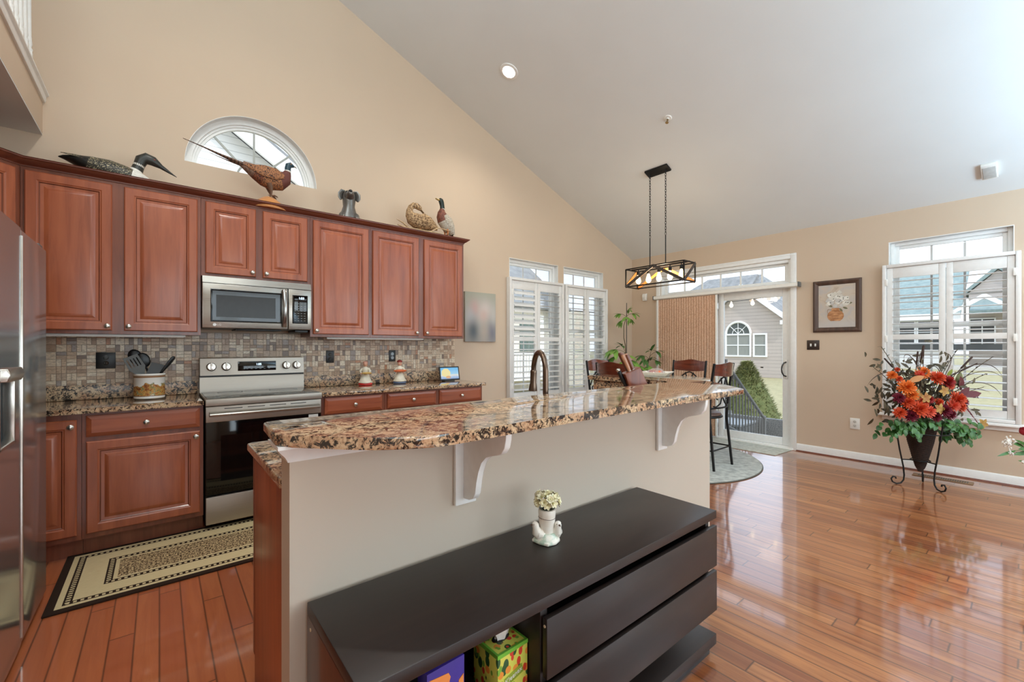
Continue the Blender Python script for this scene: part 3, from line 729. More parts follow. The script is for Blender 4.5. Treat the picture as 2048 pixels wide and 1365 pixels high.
b = MB(); b.loops(.118, .235, [(0, 0), (0, .003), (.004, .005), (.009, .002)], M=T(.228, -.001, .052)); kp = b.build('keypad', M['bglass'], cp)
text_part('1:03', .026, disp, kp, T(.297, -.004, .262) @ R(PI/2, 'X'), 'clock_digits')
b = MB()
for j in range(8):
    for k in range(4): b.box(.243+.024*k, .243+.024*k+.013, -.0045, -.003, .075+.020*j, .0785+.020*j)
b.build('key_print', plain('pale_key_print', (150, 152, 150), .5), kp)
b = MB(); b.box(-.16, .16, .06, .30, -.012, .0, .003).box(.26, .36, .05, .3, -.02, 0, .003); b.build('underside_filter', M['bplast'], t)
# ================================================================== FRIDGE
t = thing('refrigerator', 'stainless side-by-side refrigerator with an ice dispenser at the left edge', 'refrigerator', (-.45, 3.235, 0))
b = MB(); b.box(-.78, -.075, -.91, -.002, .03, 1.775, .006); b.build('fridge_body', M['steel_d'], t)
fs = plain('satin_fridge_steel', (196, 204, 208), .17, .88, var=.02, scale=8)
b = MB(); b.box(-.07, 0, -.527, 0, .03, 1.785, .012, seg=3); fd = b.build('fridge_door', fs, t)
b = MB(); b.box(-.05, .006, -.527, -.510, .06, 1.755, .004); b.build('edge_handle', M['nickel'], fd)
b = MB(); 
hy0, hy1, hz0, hz1 = -.91, -.535, .03, 1.785; py0, py1, pz0, pz1 = -.86, -.637, .90, 1.20
for (a, c, d_, e) in ((hy0, hy1, hz0, pz0), (hy0, hy1, pz1, hz1), (hy0, py0, pz0, pz1), (py1, hy1, pz0, pz1)): b.box(-.07, 0, a, c, d_, e)
bmesh.ops.remove_doubles(b.bm, verts=b.bm.verts, dist=1e-5); zd = b.build('freezer_door', fs, t)
b = MB(); b.box(-.069, -.06, py0, py1, pz0, pz1); dn = b.build('ice_dispenser', plain('grey_dispenser', (92, 98, 100), .35), zd)
b = MB()
for (a, c, d_, e) in ((py0, py0+.012, pz0, pz1), (py1-.012, py1, pz0, pz1), (py0, py1, pz0-.0, pz0+.014)): b.box(-.03, .004, a, c, d_, e, .003)
b.build('dispenser_rim', M['nickel'], dn)
b = MB(); b.prism([(-.06, pz1-.05), (.022, pz1-.045), (.03, pz1-.02), (.022, pz1+.005), (-.06, pz1+.005)], py0+.01, py1-.004, 'y', bev=.006); b.build('dispenser_bar', M['nickel'], dn)
b = MB(); b.box(-.73, -.03, -.9, -.01, .0, .032); b.build('base_grille', M['bplast'], t)
b = MB(); b.box(-.16, -.01, -.10, -.02, 1.775, 1.80, .006).box(-.16, -.01, -.89, -.81, 1.775, 1.80, .006); b.build('hinge_cover', M['gplast'], t)

# ================================================================== ISLAND
PW = [(.2675, 1.26), (2.58, 1.26), (2.74, 1.42), (2.74, 2.205), (2.64, 2.205), (2.64, 1.46), (2.54, 1.357), (.2675, 1.357)]
b = MB(); b.prism(PW, 0, 1.029, 'z'); struct(b.build('wall_island', M['island'], smooth=False))
t = thing('raised_bar_top', 'long brown granite bar top with a bowed front edge on the half wall', 'bar top', (.25, 1.30, 1.029))
BT = [(.231, 1.249), (.263, 1.201), (.300, 1.160), (.334, 1.123), (.375, 1.078), (.417, 1.040), (.455, 1.008), (.493, .988), (.54, .976), (.595, .971), (.69, .973), (.789, .978), (.95, .990), (1.12, .998), (1.433, 1.003), (1.87, 1.008), (2.425, 1.0), (2.437, 1.004), (2.767, 1.323), (2.81, 1.40), (2.817, 1.44), (2.817, 2.24), (2.60, 2.24), (2.59, 1.56), (2.51, 1.485), (.275, 1.485), (.252, 1.480), (.241, 1.469)]
b = MB(); b.prism([(x-.25, y-1.30) for x, y in BT], 0, .031, 'z', bev=.007); b.build('slab', M['granite'], t)
# moulding below the bar top
b = MB(); prof = [(.0, .979), (.005, .979), (.008, .986), (.014, .996), (.026, 1.010), (.034, 1.020), (.034, 1.029), (0, 1.029)]
P0 = [((.2675, 1.356), (-1, 0)), ((.2675, 1.26), (-1, -1)), ((2.58, 1.26), (.414, -1)), ((2.74, 1.42), (1, -.414)), ((2.74, 2.2), (1, 0))]
rings = [[b.bm.verts.new((p[0]+d[0]*q, p[1]+d[1]*q, z)) for q, z in prof] for p, d in P0]
for i in range(4):
    for k in range(len(prof)): b._f([rings[i][k], rings[i+1][k], rings[i+1][(k+1) % 8], rings[i][(k+1) % 8]])
b._f(rings[0]); b._f(rings[-1][::-1]); struct(b.build('trim_6', M['trim'], angle=.5))
b = MB()
for (p, q, s, u) in ((.2675, 2.58, 1.246, 1.26),): b.box(p, q, s, u, 0, .09, .003)
b.box(.2545, .2675, 1.246, 1.357, 0, .0, 0) if False else None
struct(b.build('baseboard_island', M['trim']))
def corbel(label, x):
    t = thing('bar_bracket', label, 'bracket', (x, 1.26, .747))
    b = MB(); b.box(0, .085, -.018, 0, 0, .232, .004); b.build('back_plate', M['trim'], t)
    pr = [(-.018, .022), (-.05, .024), (-.075, .035), (-.088, .055), (-.094, .09), (-.104, .13), (-.122, .165), (-.148, .188), (-.18, .198), (-.205, .203), (-.228, .213), (-.243, .232), (-.25, .258), (-.252, .2818), (-.018, .2818)]
    b = MB(); b.prism(pr, .031, .054, 'x', bev=.002); b.build('scroll', M['trim'], t)
corbel('white scroll bracket under the bar top nearer the left end', .772)
corbel('white scroll bracket under the bar top nearer the right end', 1.996)
# island base cabinet, worktop, splash, tap
t = cab('cherry island base cabinet behind the half wall', .29, 2.53, 1.36, .555, 0, .882, False, 'base_cabinet')
t['label'] = 'cherry island base cabinet with a plain red end panel'
b = MB(); b.box(-1.127, -1.1205, .0, .545, .0, .882, .002); b.build('end_panel', M['cherry'], t)
b = MB(); b.box(-1.128, -1.100, .546, .575, .10, .882, .003); b.build('corner_stile', M['cherry_d'], t)
for k in range(4):
    x0 = -1.09+.55*k; MX = R(PI, 'Z'); b = MB(); b.loops(.52, .70, DPROF, mats=DMAT, M=T(x0+.52, .555, .145) @ MX); o = b.build('door', [M['cherry'], M['cherry_d']], t, angle=.3)
    b = MB(); b.lathe([(.006, 0), (.0055, .012), (.0155, .019), (.0165, .024), (0, .031)], 14, M=T(x0+.05, .574, .80) @ R(-PI/2, 'X')); b.build('knob', M['nickel'], o)
t = thing('island_worktop', 'brown granite worktop of the island on the kitchen side of the bar', 'countertop', (.26, 1.36, .882))
L = T(-.26, -1.36, -.882)
b = MB(); b.prism([(.262, 1.359), (2.538, 1.359), (2.638, 1.462), (2.638, 1.945), (.275, 1.945), (.262, 1.932)], .882, .913, 'z', bev=.006, M=L); b.build('slab', M['granite'], t)
b = MB(); b.box(.28, 2.5, 1.359, 1.377, .9135, 1.028, .002, M=L).box(2.612, 2.638, 1.50, 2.19, .9135, 1.028, .002, M=L); b.build('splash', M['granite_u'], t)
t = thing('kitchen_tap', 'tall bronze gooseneck pull-down tap behind the bar top', 'faucet', (1.485, 1.55, .913))
b = MB(); b.lathe([(.0, 0), (.028, 0), (.028, .01), (.02, .02), (.0155, .05), (.0155, .06)], 20); b.build('tap_base', M['bronze'], t)
b = MB(); ax = Vector((.07, .17, 0)).normalized(); pts = [(0, 0, .05), (0, 0, .12), (0, 0, .20), (0, 0, .245)]
for k in range(1, 15):
    a = PI*k/15*1.06; rr = .088
    pts.append(tuple(ax*(rr-rr*math.cos(a)) + Vector((0, 0, .245+rr*math.sin(a)*1.12))))
b.tube(pts, [.0142]*4+[.0138]*14, 14); b.build('spout', M['bronze'], t)
e = Vector(pts[-1]); dn = Vector((ax.x*.10, ax.y*.10, -1)).normalized()
b = MB(); b.tube([e, e+dn*.004, e+dn*.012, e+dn*.07, e+dn*.076, e+dn*.095, e+dn*.112], [.0145, .0175, .0175, .0165, .0185, .0215, .0235], 16); b.build('spray_head', M['bronze'], t)
b = MB(); b.tube([(0, 0, .06), (-.02, -.012, .065), (-.045, -.025, .095)], [.011, .009, .006], 10); b.build('lever', M['bronze'], t)
# knife block and knives
KR = math.radians(-39)
t = thing('knife_block', 'slanted wooden knife block on the island beside the bar top', 'knife block', (2.50, 1.68, .913), KR)
A = math.radians(-22); BM = R(A, 'Y')
b = MB(); b.prism([(-.06, 0), (.065, 0), (.065, .03), (-.025, .238), (-.13, .192), (-.075, .05)], -.052, .052, 'y', bev=.005); b.build('block', wood('knife_block_wood', (92, 40, 22), (120, 56, 32), (150, 84, 52), 'z'), t)
KM = [wood('knife_handle_wood', (150, 96, 66), (186, 128, 92), (206, 150, 112), 'z'), wood('knife_handle_dark_wood', (84, 40, 26), (110, 58, 40), (130, 74, 52), 'z')]
tp = Vector((-.078, 0, .215)); dv = Vector((-.40, 0, .917)).normalized()
base = t.matrix_basis.copy(); base = T(2.50, 1.68, .913) @ R(KR, 'Z')
kn = [(-.03, -.030, .115, 0, 'tall pale wood knife handle at the left of the knife block'), (-.005, -.030, .105, 1, 'dark wood knife handle left of centre in the knife block'), (-.03, 0, .125, 1, 'dark wood knife handle in the middle of the knife block'), (-.005, .002, .11, 0, 'pale pink wood knife handle in front on the knife block'), (-.03, .030, .13, 1, 'tallest dark knife handle at the right of the knife block'), (-.003, .030, .10, 1, 'short dark knife handle at the right front of the knife block')]
for (s, y, ln, mi, lab) in kn:
    p = base @ (tp + Vector((.917, 0, .40)).normalized()*(s+.018) + Vector((0, y, 0)))
    k = thing('kitchen_knife', lab, 'knife', p, KR, 'knives in the wooden block')
    X = Vector((.917, 0, .40)).normalized()
    b = MB(); rg = []
    for i, (q, wv) in enumerate(((0, .011), (.15, .012), (.5, .0135), (.8, .015), (.95, .014), (1.0, .010))): rg.append((dv*(ln*q+.004), X*wv, Vector((0, .0085, 0))))
    b.loft(rg, n=12); b.build('handle', KM[mi], k)
    b = MB(); b.loft([(dv*-.09, X*.008, Vector((0, .001, 0))), (dv*.004, X*.011, Vector((0, .0012, 0)))], n=8); b.build('blade', M['nickel'], k)
k = thing('sharpening_steel', 'black handled sharpening steel with a silver cap at the knife block', 'sharpening steel', base @ Vector((-.105, .0, .115)), KR)
b = MB(); b.tube([(.05, 0, -.06), (-.002, 0, 0), (-.025, 0, .04), (-.048, 0, .09)], [.011, .014, .016, .014], 12); b.build('handle', M['bplast'], k)
b = MB(); b.sph((-.053, 0, .10), (.015, .015, .013)); b.build('cap', M['nickel'], k)

# ================================================================== SIDEBOARD
t = thing('sideboard', 'low espresso brown sideboard with two wide drawers against the half wall', 'sideboard', (1.055, 1.05, 0))
L = T(-1.055, -1.05, 0); E_ = M['espresso']; x0, x1, y0, y1 = .306, 1.802, .851, 1.240
b = MB(); b.box(x0, x1, y0, y1, .569, .602, .0025, M=L); b.build('top', E_, t)
b = MB(); b.box(x0, x0+.03, y0+.004, y1, .0, .569, .002, M=L); b.build('side_panel', wood('espresso_side_veneer', (52, 26, 18), (72, 36, 24), (88, 46, 32), 'z', .32, .35), t)
b = MB(); b.box(.818, .845, y0+.024, y1, .0435, .569, .002, M=L); b.build('partition', E_, t)
b = MB(); b.box(x1-.045, x1-.02, y0+.024, y1, .18, .569, .002, M=L); b.build('side_panel', E_, t)
b = MB(); b.box(x0+.03, x1-.045, y1-.012, y1, .09, .569, M=L); b.build('back_panel', E_, t)
b = MB(); b.box(x0+.03, x1, y0, y1, .044, .0875, .0025, M=L).box(x0+.02, x1-.02, y0+.02, y1-.02, 0, .044, M=L); b.build('plinth', E_, t)
b = MB(); b.box(x0+.03, .818, y0+.02, y1-.012, .30, .323, .002, M=L); b.build('shelf', E_, t)
b = MB(); b.box(.845, x1-.045, y0+.03, y1-.012, .18, .2, M=L); b.build('bottom_panel', E_, t)
for (za, zb) in ((.372, .5395), (.186, .352)):
    b = MB(); b.box(.819, x1, y0-.002, y0+.016, za, zb, .002, M=L); d = b.build('drawer', E_, t)
    b = MB(); b.box(.85, x1-.05, y0+.016, y1-.03, za+.02, zb-.03, M=L); b.build('drawer_box', M['bplast'], d)
    b = MB(); b.lathe([(.004, 0), (.004, .0015), (0, .0015)], 12, M=L @ T(.8188, y0+.007, zb-.022) @ R(-PI/2, 'Y')); b.build('bare_dowel_hole', plain('raw_chipboard', (222, 196, 160), .8), d)
b = MB(); b.lathe([(.0045, 0), (.0045, .0015), (0, .0015)], 10, M=L @ T(x0, 1.205, .545) @ R(-PI/2, 'Y')); b.build('chipped_spot', plain('raw_chipboard', (222, 196, 160), .8), t)
# tissue box
t = thing('tissue_box', 'green and yellow leaf patterned tissue box inside the sideboard', 'tissue box', (.758, .978, .3235), math.radians(2))
q = NT('leafy_print_card'); v = q.co(); base_ = q.mix(q.noise(v, 18, 2), (206, 222, 92), (232, 214, 96))
for (sc, off, lo, c) in ((34, 0, .13, (40, 84, 40)), (30, 5, .12, (236, 150, 60)), (38, 11, .11, (214, 66, 44)), (46, 17, .10, (120, 170, 60))):
    mp = q.n('Mapping', {'Vector': v, 'Location': (off, off*.7, off*.3), 'Scale': (1, 1, .62 if sc != 30 else 1)}); vo = q.n('TexVoronoi', {'Vector': mp.outputs[0], 'Scale': sc})
    base_ = q.mix(q.ramp(vo.outputs['Distance'], [(lo*2.4, (255, 255, 255)), (lo*2.4+.03, (0, 0, 0))]), base_, c)
b = MB(); b.box(-.055, .055, -.055, .055, 0, .127, .0015); tb = b.build('carton', q.fin(base_, .45), t)
b = MB()
gm = plain('leaf_green_card', (122, 196, 64), .5)
for (p, q_, s, u) in ((-.0555, .0555, -.0555, -.049), (-.0555, .0555, .049, .0555), (-.0555, -.049, -.05, .05), (.049, .0555, -.05, .05)): b.box(p, q_, s, u, .1265, .1278)
b.box(-.0558, .0558, -.0558, -.0545, .117, .1275).box(-.0558, -.0545, -.0555, .0555, .117, .1275)
b.build('green_border', gm, tb)
b = MB(); b.box(-.032, .036, -.0560, -.0548, .036, .062, .0005, M=T(0, 0, .05) @ R(-.22, 'Y') @ T(0, 0, -.05)); o = b.build('name_band', plain('olive_card', (150, 168, 52), .5), tb)
text_part('Kleenex', .019, M['white'], tb, T(.001, -.0562, .05) @ R(-.22, 'Y') @ R(PI/2, 'X'), 'brand_letters')
b = MB(); b.lathe([(.03, .1275), (.0, .1279)], 20, M=Matrix.Diagonal((1, .55, 1, 1))); b.build('opening', M['bplast'], tb)
b = MB(); n = 18; rg = []
for (z, rr) in ((.125, .020), (.138, .022), (.15, .026), (.163, .022), (.175, .008)): rg.append([b.bm.verts.new((rr*(1+.35*math.sin(3*2*PI*k/n+z*60))*math.cos(2*PI*k/n)+(z-.125)*.25, .55*rr*(1+.35*math.cos(4*2*PI*k/n+z*40))*math.sin(2*PI*k/n), z+.004*math.sin(k*2.3))) for k in range(n)])
for i in range(4):
    for k in range(n): b._f([rg[i][k], rg[i][(k+1) % n], rg[i+1][(k+1) % n], rg[i+1][k]])
b._f(rg[-1]); b.build('tissue', plain('white_tissue', (240, 232, 226), .9), t)
# candy box and mug
t = thing('cardboard_box', 'upright purple and orange cardboard box inside the sideboard left of the tissue box', 'box', (.536, .905, .3235), math.radians(2))
b = MB(); b.box(-.053, .053, 0, .045, 0, .195, .001); b.build('carton', plain('purple_card', (66, 48, 150), .5), t)
q = NT('orange_print_card'); v = q.co(); f = q.noise(v, 26, 3); o = None
b = MB(); b.prism([(-.048, .0), (-.048, .178), (.006, .172), (.012, .16), (.008, .15), (.015, .14), (.014, .10), (.02, .08), (.02, 0)], -.0012, .0002, 'y'); pn = b.build('orange_panel', q.fin(q.mix(f, (232, 132, 62), (240, 156, 84)), .5), t)
b = MB(); b.prism([(.03, .08), (.036, .14), (.05, .15), (.05, .08)], -.0012, .0002, 'y'); b.build('orange_corner', plain('orange_card', (236, 146, 74), .5), t)
b = MB(); b.leaf((-.018, -.0025, .138), (.8, 0, .6), (0, -1, 0), .022, .012, droop=0).leaf((-.018, -.0025, .135), (-.6, 0, -.8), (0, -1, 0), .022, .014, droop=0).sph((-.010, -.002, .150), (.006, .001, .005)); b.build('dark_print', plain('dark_brown_print', (50, 30, 24), .6), pn)
t = thing('white_mug', 'white cup at the left end of the sideboard compartment', 'cup', (.418, .93, .3235))
b = MB(); b.lathe([(0, 0), (.030, 0), (.036, .01), (.040, .10), (.041, .165), (.037, .165), (.035, .02), (0, .012)], 24); b.build('cup', M['white'], t)
b = MB(); b.tube([(.038, 0, .13), (.06, 0, .125), (.068, 0, .09), (.058, 0, .05), (.037, 0, .045)], .006, 8); b.build('handle', M['white'], t)

# ================================================================== RUGS
def runner():
    t = NT('runner_rug_weave'); q = t.n('TexCoord').outputs['Object']; sp = t.n('SeparateXYZ', {0: q}); X, Y = sp.outputs[0], sp.outputs[1]
    dx = t.math('SUBTRACT', .98, t.math('ABSOLUTE', X)); dy = t.math("SUBTRACT", .38, t.math('ABSOLUTE', Y)); d = t.math('MINIMUM', dx, dy)
    along = t.n('Mix', data_type='FLOAT'); t.set(along.inputs[0], t.math('LESS_THAN', dx, dy)); t.set(along.inputs[2], X); t.set(along.inputs[3], Y); al = along.outputs[0]
    dash = t.math('GREATER_THAN', t.math('FRACT', t.math('MULTIPLY', al, 38.0)), .5)
    fine = t.noise(t.co((1, 1, 1)), 95, 2, .7); weave = t.noise(t.co((30, 220, 1)), 1, 2)
    cream = t.mix(weave, (196, 172, 128), (226, 206, 162)); dark = (52, 38, 30)
    spk = t.ramp(fine, [(.46, (66, 44, 32)), (.54, (206, 178, 134))])
    ch = t.mix(dash, dark, cream)
    def band(lo, hi): return t.math('MULTIPLY', t.math('GREATER_THAN', d, lo), t.math('LESS_THAN', d, hi))
    c = t.mix(t.math('LESS_THAN', d, .036), cream, dark)
    c = t.mix(band(.060, .094), c, dark); c = t.mix(band(.068, .086), c, ch)
    c = t.mix(band(.200, .234), c, dark); c = t.mix(band(.208, .226), c, ch)
    c = t.mix(t.math('GREATER_THAN', d, .252), c, spk)
    t.bump(fine, .4, .004); return t.fin(c, .95, spec=.1)
b = MB(); b.box(-.98, .98, -.38, .38, 0, .010, .003); o = b.build('kitchen_runner', runner(), loc=(.548, 3.355, .0005)); tag(o, 'beige and brown bordered runner rug along the kitchen cabinets', 'rug')
b = MB(); n = 72; b.lathe([(0, 0), (1.09, 0), (1.10, .004), (1.09, .011), (0, .011)], 96, mats=[0, 1, 1, 0]); o = b.build('round_rug', [speck('grey_rug_pile', (150, 150, 144), (186, 186, 178), 14, .35, .65, .95), plain('rug_binding', (96, 92, 84), .9)], loc=(4.56, 2.87, .0005)); tag(o, 'round pale grey rug under the dining table', 'rug')
b = MB(); b.prism([(0, -1.0), (0, .55), (-.455, .50), (-.455, -.97)], 0, .008, 'z', bev=.002); o = b.build('door_mat', speck('pale_mat_pile', (176, 176, 164), (202, 202, 190), 20, .35, .65, .95), loc=(XF-.035, 2.93, .0005)); tag(o, 'thin pale grey mat along the foot of the patio door', 'door mat')
b = MB(); b.box(0, .6, 0, .46, 0, .009, .003); o = b.build('sink_mat', speck('dark_brown_mat', (44, 36, 30), (60, 50, 42), 120), loc=(.372, 2.09, .0005)); tag(o, 'dark brown mat on the kitchen floor beside the island end', 'mat')
# floor register
t = thing('floor_register', 'brass coloured floor vent in the boards below the window', 'floor vent', (5.885, .59, .0005))
b = MB(); b.box(-.062, .062, -.21, .21, 0, .004, .002); b.build('vent_plate', plain('vent_bronze', (150, 118, 88), .45, .4), t)
b = MB()
for k in range(22): b.box(-.034, .034, -.175+.016*k, -.167+.016*k, .0035, .0046)
b.build('slots', M['bplast'], t)
# ================================================================== DINING TABLE AND CHAIRS
TX, TY = 4.5, 2.84
t = thing('dining_table', 'round counter-height dining table with a pale top beside the patio door', 'dining table', (TX, TY, .011))
b = MB(); b.lathe([(0, .885), (.585, .885), (.60, .893), (.60, .903), (.592, .909), (0, .909)], 64); b.build('tabletop', speck('pale_stone_tabletop', (206, 196, 178), (222, 214, 200), 10, .3, .7, .12), t)
b = MB(); b.lathe([(.50, .885), (.50, .84), (.47, .84), (.47, .885)], 48); b.build('apron_ring', M['bmetal'], t)
for k in range(4):
    a = PI/4+PI/2*k; c, s = math.cos(a), math.sin(a)
    b = MB(); b.tube([(c*r_, s*r_, z) for r_, z in ((.40, 0), (.33, .12), (.24, .3), (.22, .45), (.28, .62), (.40, .78), (.485, .86))], .014, 10); b.build('leg', M['bmetal'], t)
b = MB(); b.tube([(.232*math.cos(2*PI*k/32), .232*math.sin(2*PI*k/32), .38) for k in range(32)], .009, 8, closed=True); b.build('base_ring', M['bmetal'], t)
crest = wood('chair_crest_wood', (66, 28, 18), (100, 44, 28), (122, 60, 40), 'x', .22, .5)
def chair(label, loc, rz):
    t = thing('counter_chair', label, 'chair', loc, rz, 'counter-height chairs around the dining table')
    b = MB(); b.lathe([(0, .585), (.12, .583), (.17, .578), (.195, .562), (.20, .548), (.195, .54), (0, .54)], 32, (0, .0, 0)); b.build('seat', plain('brown_leather_cushion', (92, 66, 56), .45), t)
    b = MB(); b.tube([(.20*math.cos(2*PI*k/32), .20*math.sin(2*PI*k/32), .53) for k in range(32)], .012, 8, closed=True); b.build('seat_ring', M['bmetal'], t)
    for s in (-1, 1):
        b = MB(); b.tube([(s*.205, -.235, 0), (s*.198, -.21, .25), (s*.19, -.185, .50), (s*.20, -.19, .66), (s*.212, -.21, .88), (s*.215, -.245, 1.10)], [.013, .013, .014, .014, .014, .013], 10); b.build('leg', M['bmetal'], t)
        b = MB(); b.tube([(s*.21, .215, 0), (s*.195, .185, .25), (s*.15, .14, .53)], .013, 10); b.build('leg', M['bmetal'], t)
    b = MB()
    P = [(s1*.203, y, .2) for s1, y in ((-1, -.215), (1, -.215), (1, .19), (-1, .19))]
    for k in range(4): b.tube([P[k], P[(k+1) % 4]], .008, 8)
    b.build('stretcher', M['bmetal'], t)
    # crest rail: bent wooden board with a raised middle
    b = MB(); n = 18; rg = []
    for k in range(n+1):
        q = k/n*2-1; x = q*.21; y = -.232-.048*(1-q*q); zt = 1.088+.022*math.exp(-(q/.45)**2)*1.0+.004; zb = .968+.010*q*q - .006*math.exp(-(q/.5)**2); c = Vector((x, y-(.012), (zt+zb)/2))
        rg.append([b.bm.verts.new((x, y+d, z)) for d, z in ((-.009, zb), (-.013, (zb+zt)/2), (-.009+.0-.012, zt), (.009-.012, zt), (.007, (zb+zt)/2), (.009, zb))])
    for i in range(n):
        for k in range(6): b._f([rg[i][k], rg[i+1][k], rg[i+1][(k+1) % 6], rg[i][(k+1) % 6]])
    b._f(rg[0][::-1]); b._f(rg[-1]); b.build('crest_rail', crest, t)
    # wrought scrolls
    b = MB(); Y = lambda q: -.215-.045*(1-q*q)
    arc = [(q*.19, Y(q)+.02, .955-.16*abs(q)**1.6) for q in [k/10-1 for k in range(21)]]
    b.tube(arc, .008, 8)
    for s in (-1, 1):
        b.tube([(s*.055, Y(.2)+.02, .95), (s*.035, Y(.1)+.025, .90), (s*.012, Y(0)+.03, .80), (s*.012, Y(0)+.035, .74), (s*.05, Y(.2)+.03, .68), (s*.12, Y(.5)+.03, .648), (s*.165, Y(.8)+.02, .655)], .0075, 8)
        b.tube([(s*(.10+.032*math.cos(a)*(1-i*.05)), Y(.5)+.025, .755+.032*math.sin(a)*(1-i*.05)) for i, a in enumerate([PI*1.5+s*0+k*.42 for k in range(14)])], .0065, 8)
    b.tube([(q*.198, Y(q)+.028, .635) for q in [k/8-1 for k in range(17)]], .010, 8)
    b.build('back_scrolls', M['bmetal'], t)
    return t
c0 = chair('metal counter chair with a wooden crest nearest the bar corner and flower stand', (4.585, 2.33, .011), 0)
for lab, loc, rz in (('metal counter chair with a wooden crest in front of the brown door shade', (4.96, 2.80, .011), PI/2),
                     ('metal counter chair with a wooden crest just behind the island worktop', (4.00, 2.89, .011), -PI/2),
                     ('metal counter chair with a wooden crest closest to the shuttered windows', (4.39, 3.37, .011), PI)):
    c = copy_tree(c0); c.location = loc; c.rotation_euler.z = rz; c['label'] = lab
# tray with wrapped goods
t = thing('serving_tray', 'white square tray on the dining table', 'tray', (4.80, 3.02, .9205), .35)
b = MB()
b.loops(.34, .34, [(0, 0)], M=T(0, 0, 0)) if False else None
n = 4; 
V = lambda i, z: [(-i, -i, z), (i, -i, z), (i, i, z), (-i, i, z)]
rr = [V(.13, 0), V(.185, .05), V(.18, .053), V(.128, .006)]
vs = [[b.bm.verts.new(p) for p in q] for q in rr]
for a in range(3):
    for k in range(4): b._f([vs[a][k], vs[a][(k+1) % 4], vs[a+1][(k+1) % 4], vs[a+1][k]])
b._f(vs[0][::-1]); b._f(vs[3]); b.build('tray', M['white'], t, smooth=False)
t = thing('bread_bag', 'clear plastic bag of orange and red wrapped rolls on the white tray', 'bag', (4.80, 3.02, .928), .5)
b = MB(); 
for k, (x, y) in enumerate(((-.06, -.03), (.02, -.04), (.07, .03), (-.03, .05))): b.sph((x, y, .035), (.045, .04, .034), 14, 8, k % 2)
b.build('rolls', [plain('orange_wrap', (232, 128, 84), .5), plain('red_wrap', (206, 74, 60), .5)], t)
b = MB(); n = 26; rg = []
for z, r_ in ((.004, .10), (.02, .125), (.05, .115), (.075, .08), (.085, .04)): rg.append([b.bm.verts.new(((r_+.012*math.sin(7*2*PI*k/n+z*90))*math.cos(2*PI*k/n), (r_*.85+.012*math.cos(5*2*PI*k/n+z*70))*math.sin(2*PI*k/n), z+.004*math.sin(k*1.9))) for k in range(n)])
for i in range(4):
    for k in range(n): b._f([rg[i][k], rg[i][(k+1) % n], rg[i+1][(k+1) % n], rg[i+1][k]])
b._f(rg[-1]); q = NT('crinkled_plastic_film'); tr = q.n('BsdfTransparent'); df = q.n('BsdfDiffuse', {'Color': (.85, .85, .86, 1)}); gl = q.n('BsdfGlossy', {'Roughness': .15}); m1 = q.n('MixShader', {0: .45, 1: df.outputs[0], 2: gl.outputs[0]}); m2 = q.n('MixShader', {0: .42, 1: tr.outputs[0], 2: m1.outputs[0]}); q.t.links.new(m2.outputs[0], q.t.nodes['Material Output'].inputs[0])
b.build('plastic_film', q.m, t)

# ================================================================== CHANDELIER
CX, CY, CZ = 4.533, 2.815, ceil_z(4.533)
t = thing('linear_chandelier', 'black open-frame linear chandelier with five bulbs over the dining table', 'chandelier', (CX, CY, 2.015))
hx, hy, hz = .12, .376, .212; s = .0065
b = MB()
for x in (-hx, hx):
    for z in (0, hz): b.box(x-s, x+s, -hy, hy, z-s, z+s)
    for y in (-hy, hy): b.box(x-s, x+s, y-s, y+s, 0, hz)
for y in (-hy, hy):
    for z in (0, hz): b.box(-hx, hx, y-s, y+s, z-s, z+s)
b.box(-.008, .008, -hy, hy, hz-.004, hz+.012).build('frame', M['bmetal'], t)
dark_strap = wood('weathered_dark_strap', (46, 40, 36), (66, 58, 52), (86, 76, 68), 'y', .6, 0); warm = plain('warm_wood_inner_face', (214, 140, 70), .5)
def strap(p, q, inward, name='diagonal_strap'):
    p, q = Vector(p), Vector(q); d = (q-p).normalized(); n_ = Vector(inward); wv = d.cross(n_).normalized()*.016; b = MB()
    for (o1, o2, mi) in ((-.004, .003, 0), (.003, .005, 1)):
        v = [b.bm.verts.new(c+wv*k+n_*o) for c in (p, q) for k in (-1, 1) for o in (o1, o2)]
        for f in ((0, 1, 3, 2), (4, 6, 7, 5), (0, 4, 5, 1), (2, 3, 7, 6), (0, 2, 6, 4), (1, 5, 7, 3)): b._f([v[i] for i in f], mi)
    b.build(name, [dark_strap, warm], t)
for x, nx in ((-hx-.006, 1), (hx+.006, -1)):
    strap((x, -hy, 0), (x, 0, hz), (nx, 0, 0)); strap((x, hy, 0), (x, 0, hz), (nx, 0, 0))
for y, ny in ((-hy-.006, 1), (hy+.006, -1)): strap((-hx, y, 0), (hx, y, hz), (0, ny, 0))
bulbm = emis('glowing_amber_bulb', (255, 214, 150), 9); 
for k in range(5):
    y = -.28+.14*k
    b = MB(); b.lathe([(.006, hz), (.006, hz-.02), (.019, hz-.025), (.021, hz-.065), (.017, hz-.068), (0, hz-.068)], 16, (0, y, 0)); so = b.build('socket', M['bmetal'], t)
    b = MB(); b.lathe([(.012, hz-.066), (.014, hz-.08), (.024, hz-.11), (.030, hz-.135), (.028, hz-.155), (.016, hz-.172), (0, hz-.178)], 20, (0, y, 0)); b.build('bulb', bulbm, so)
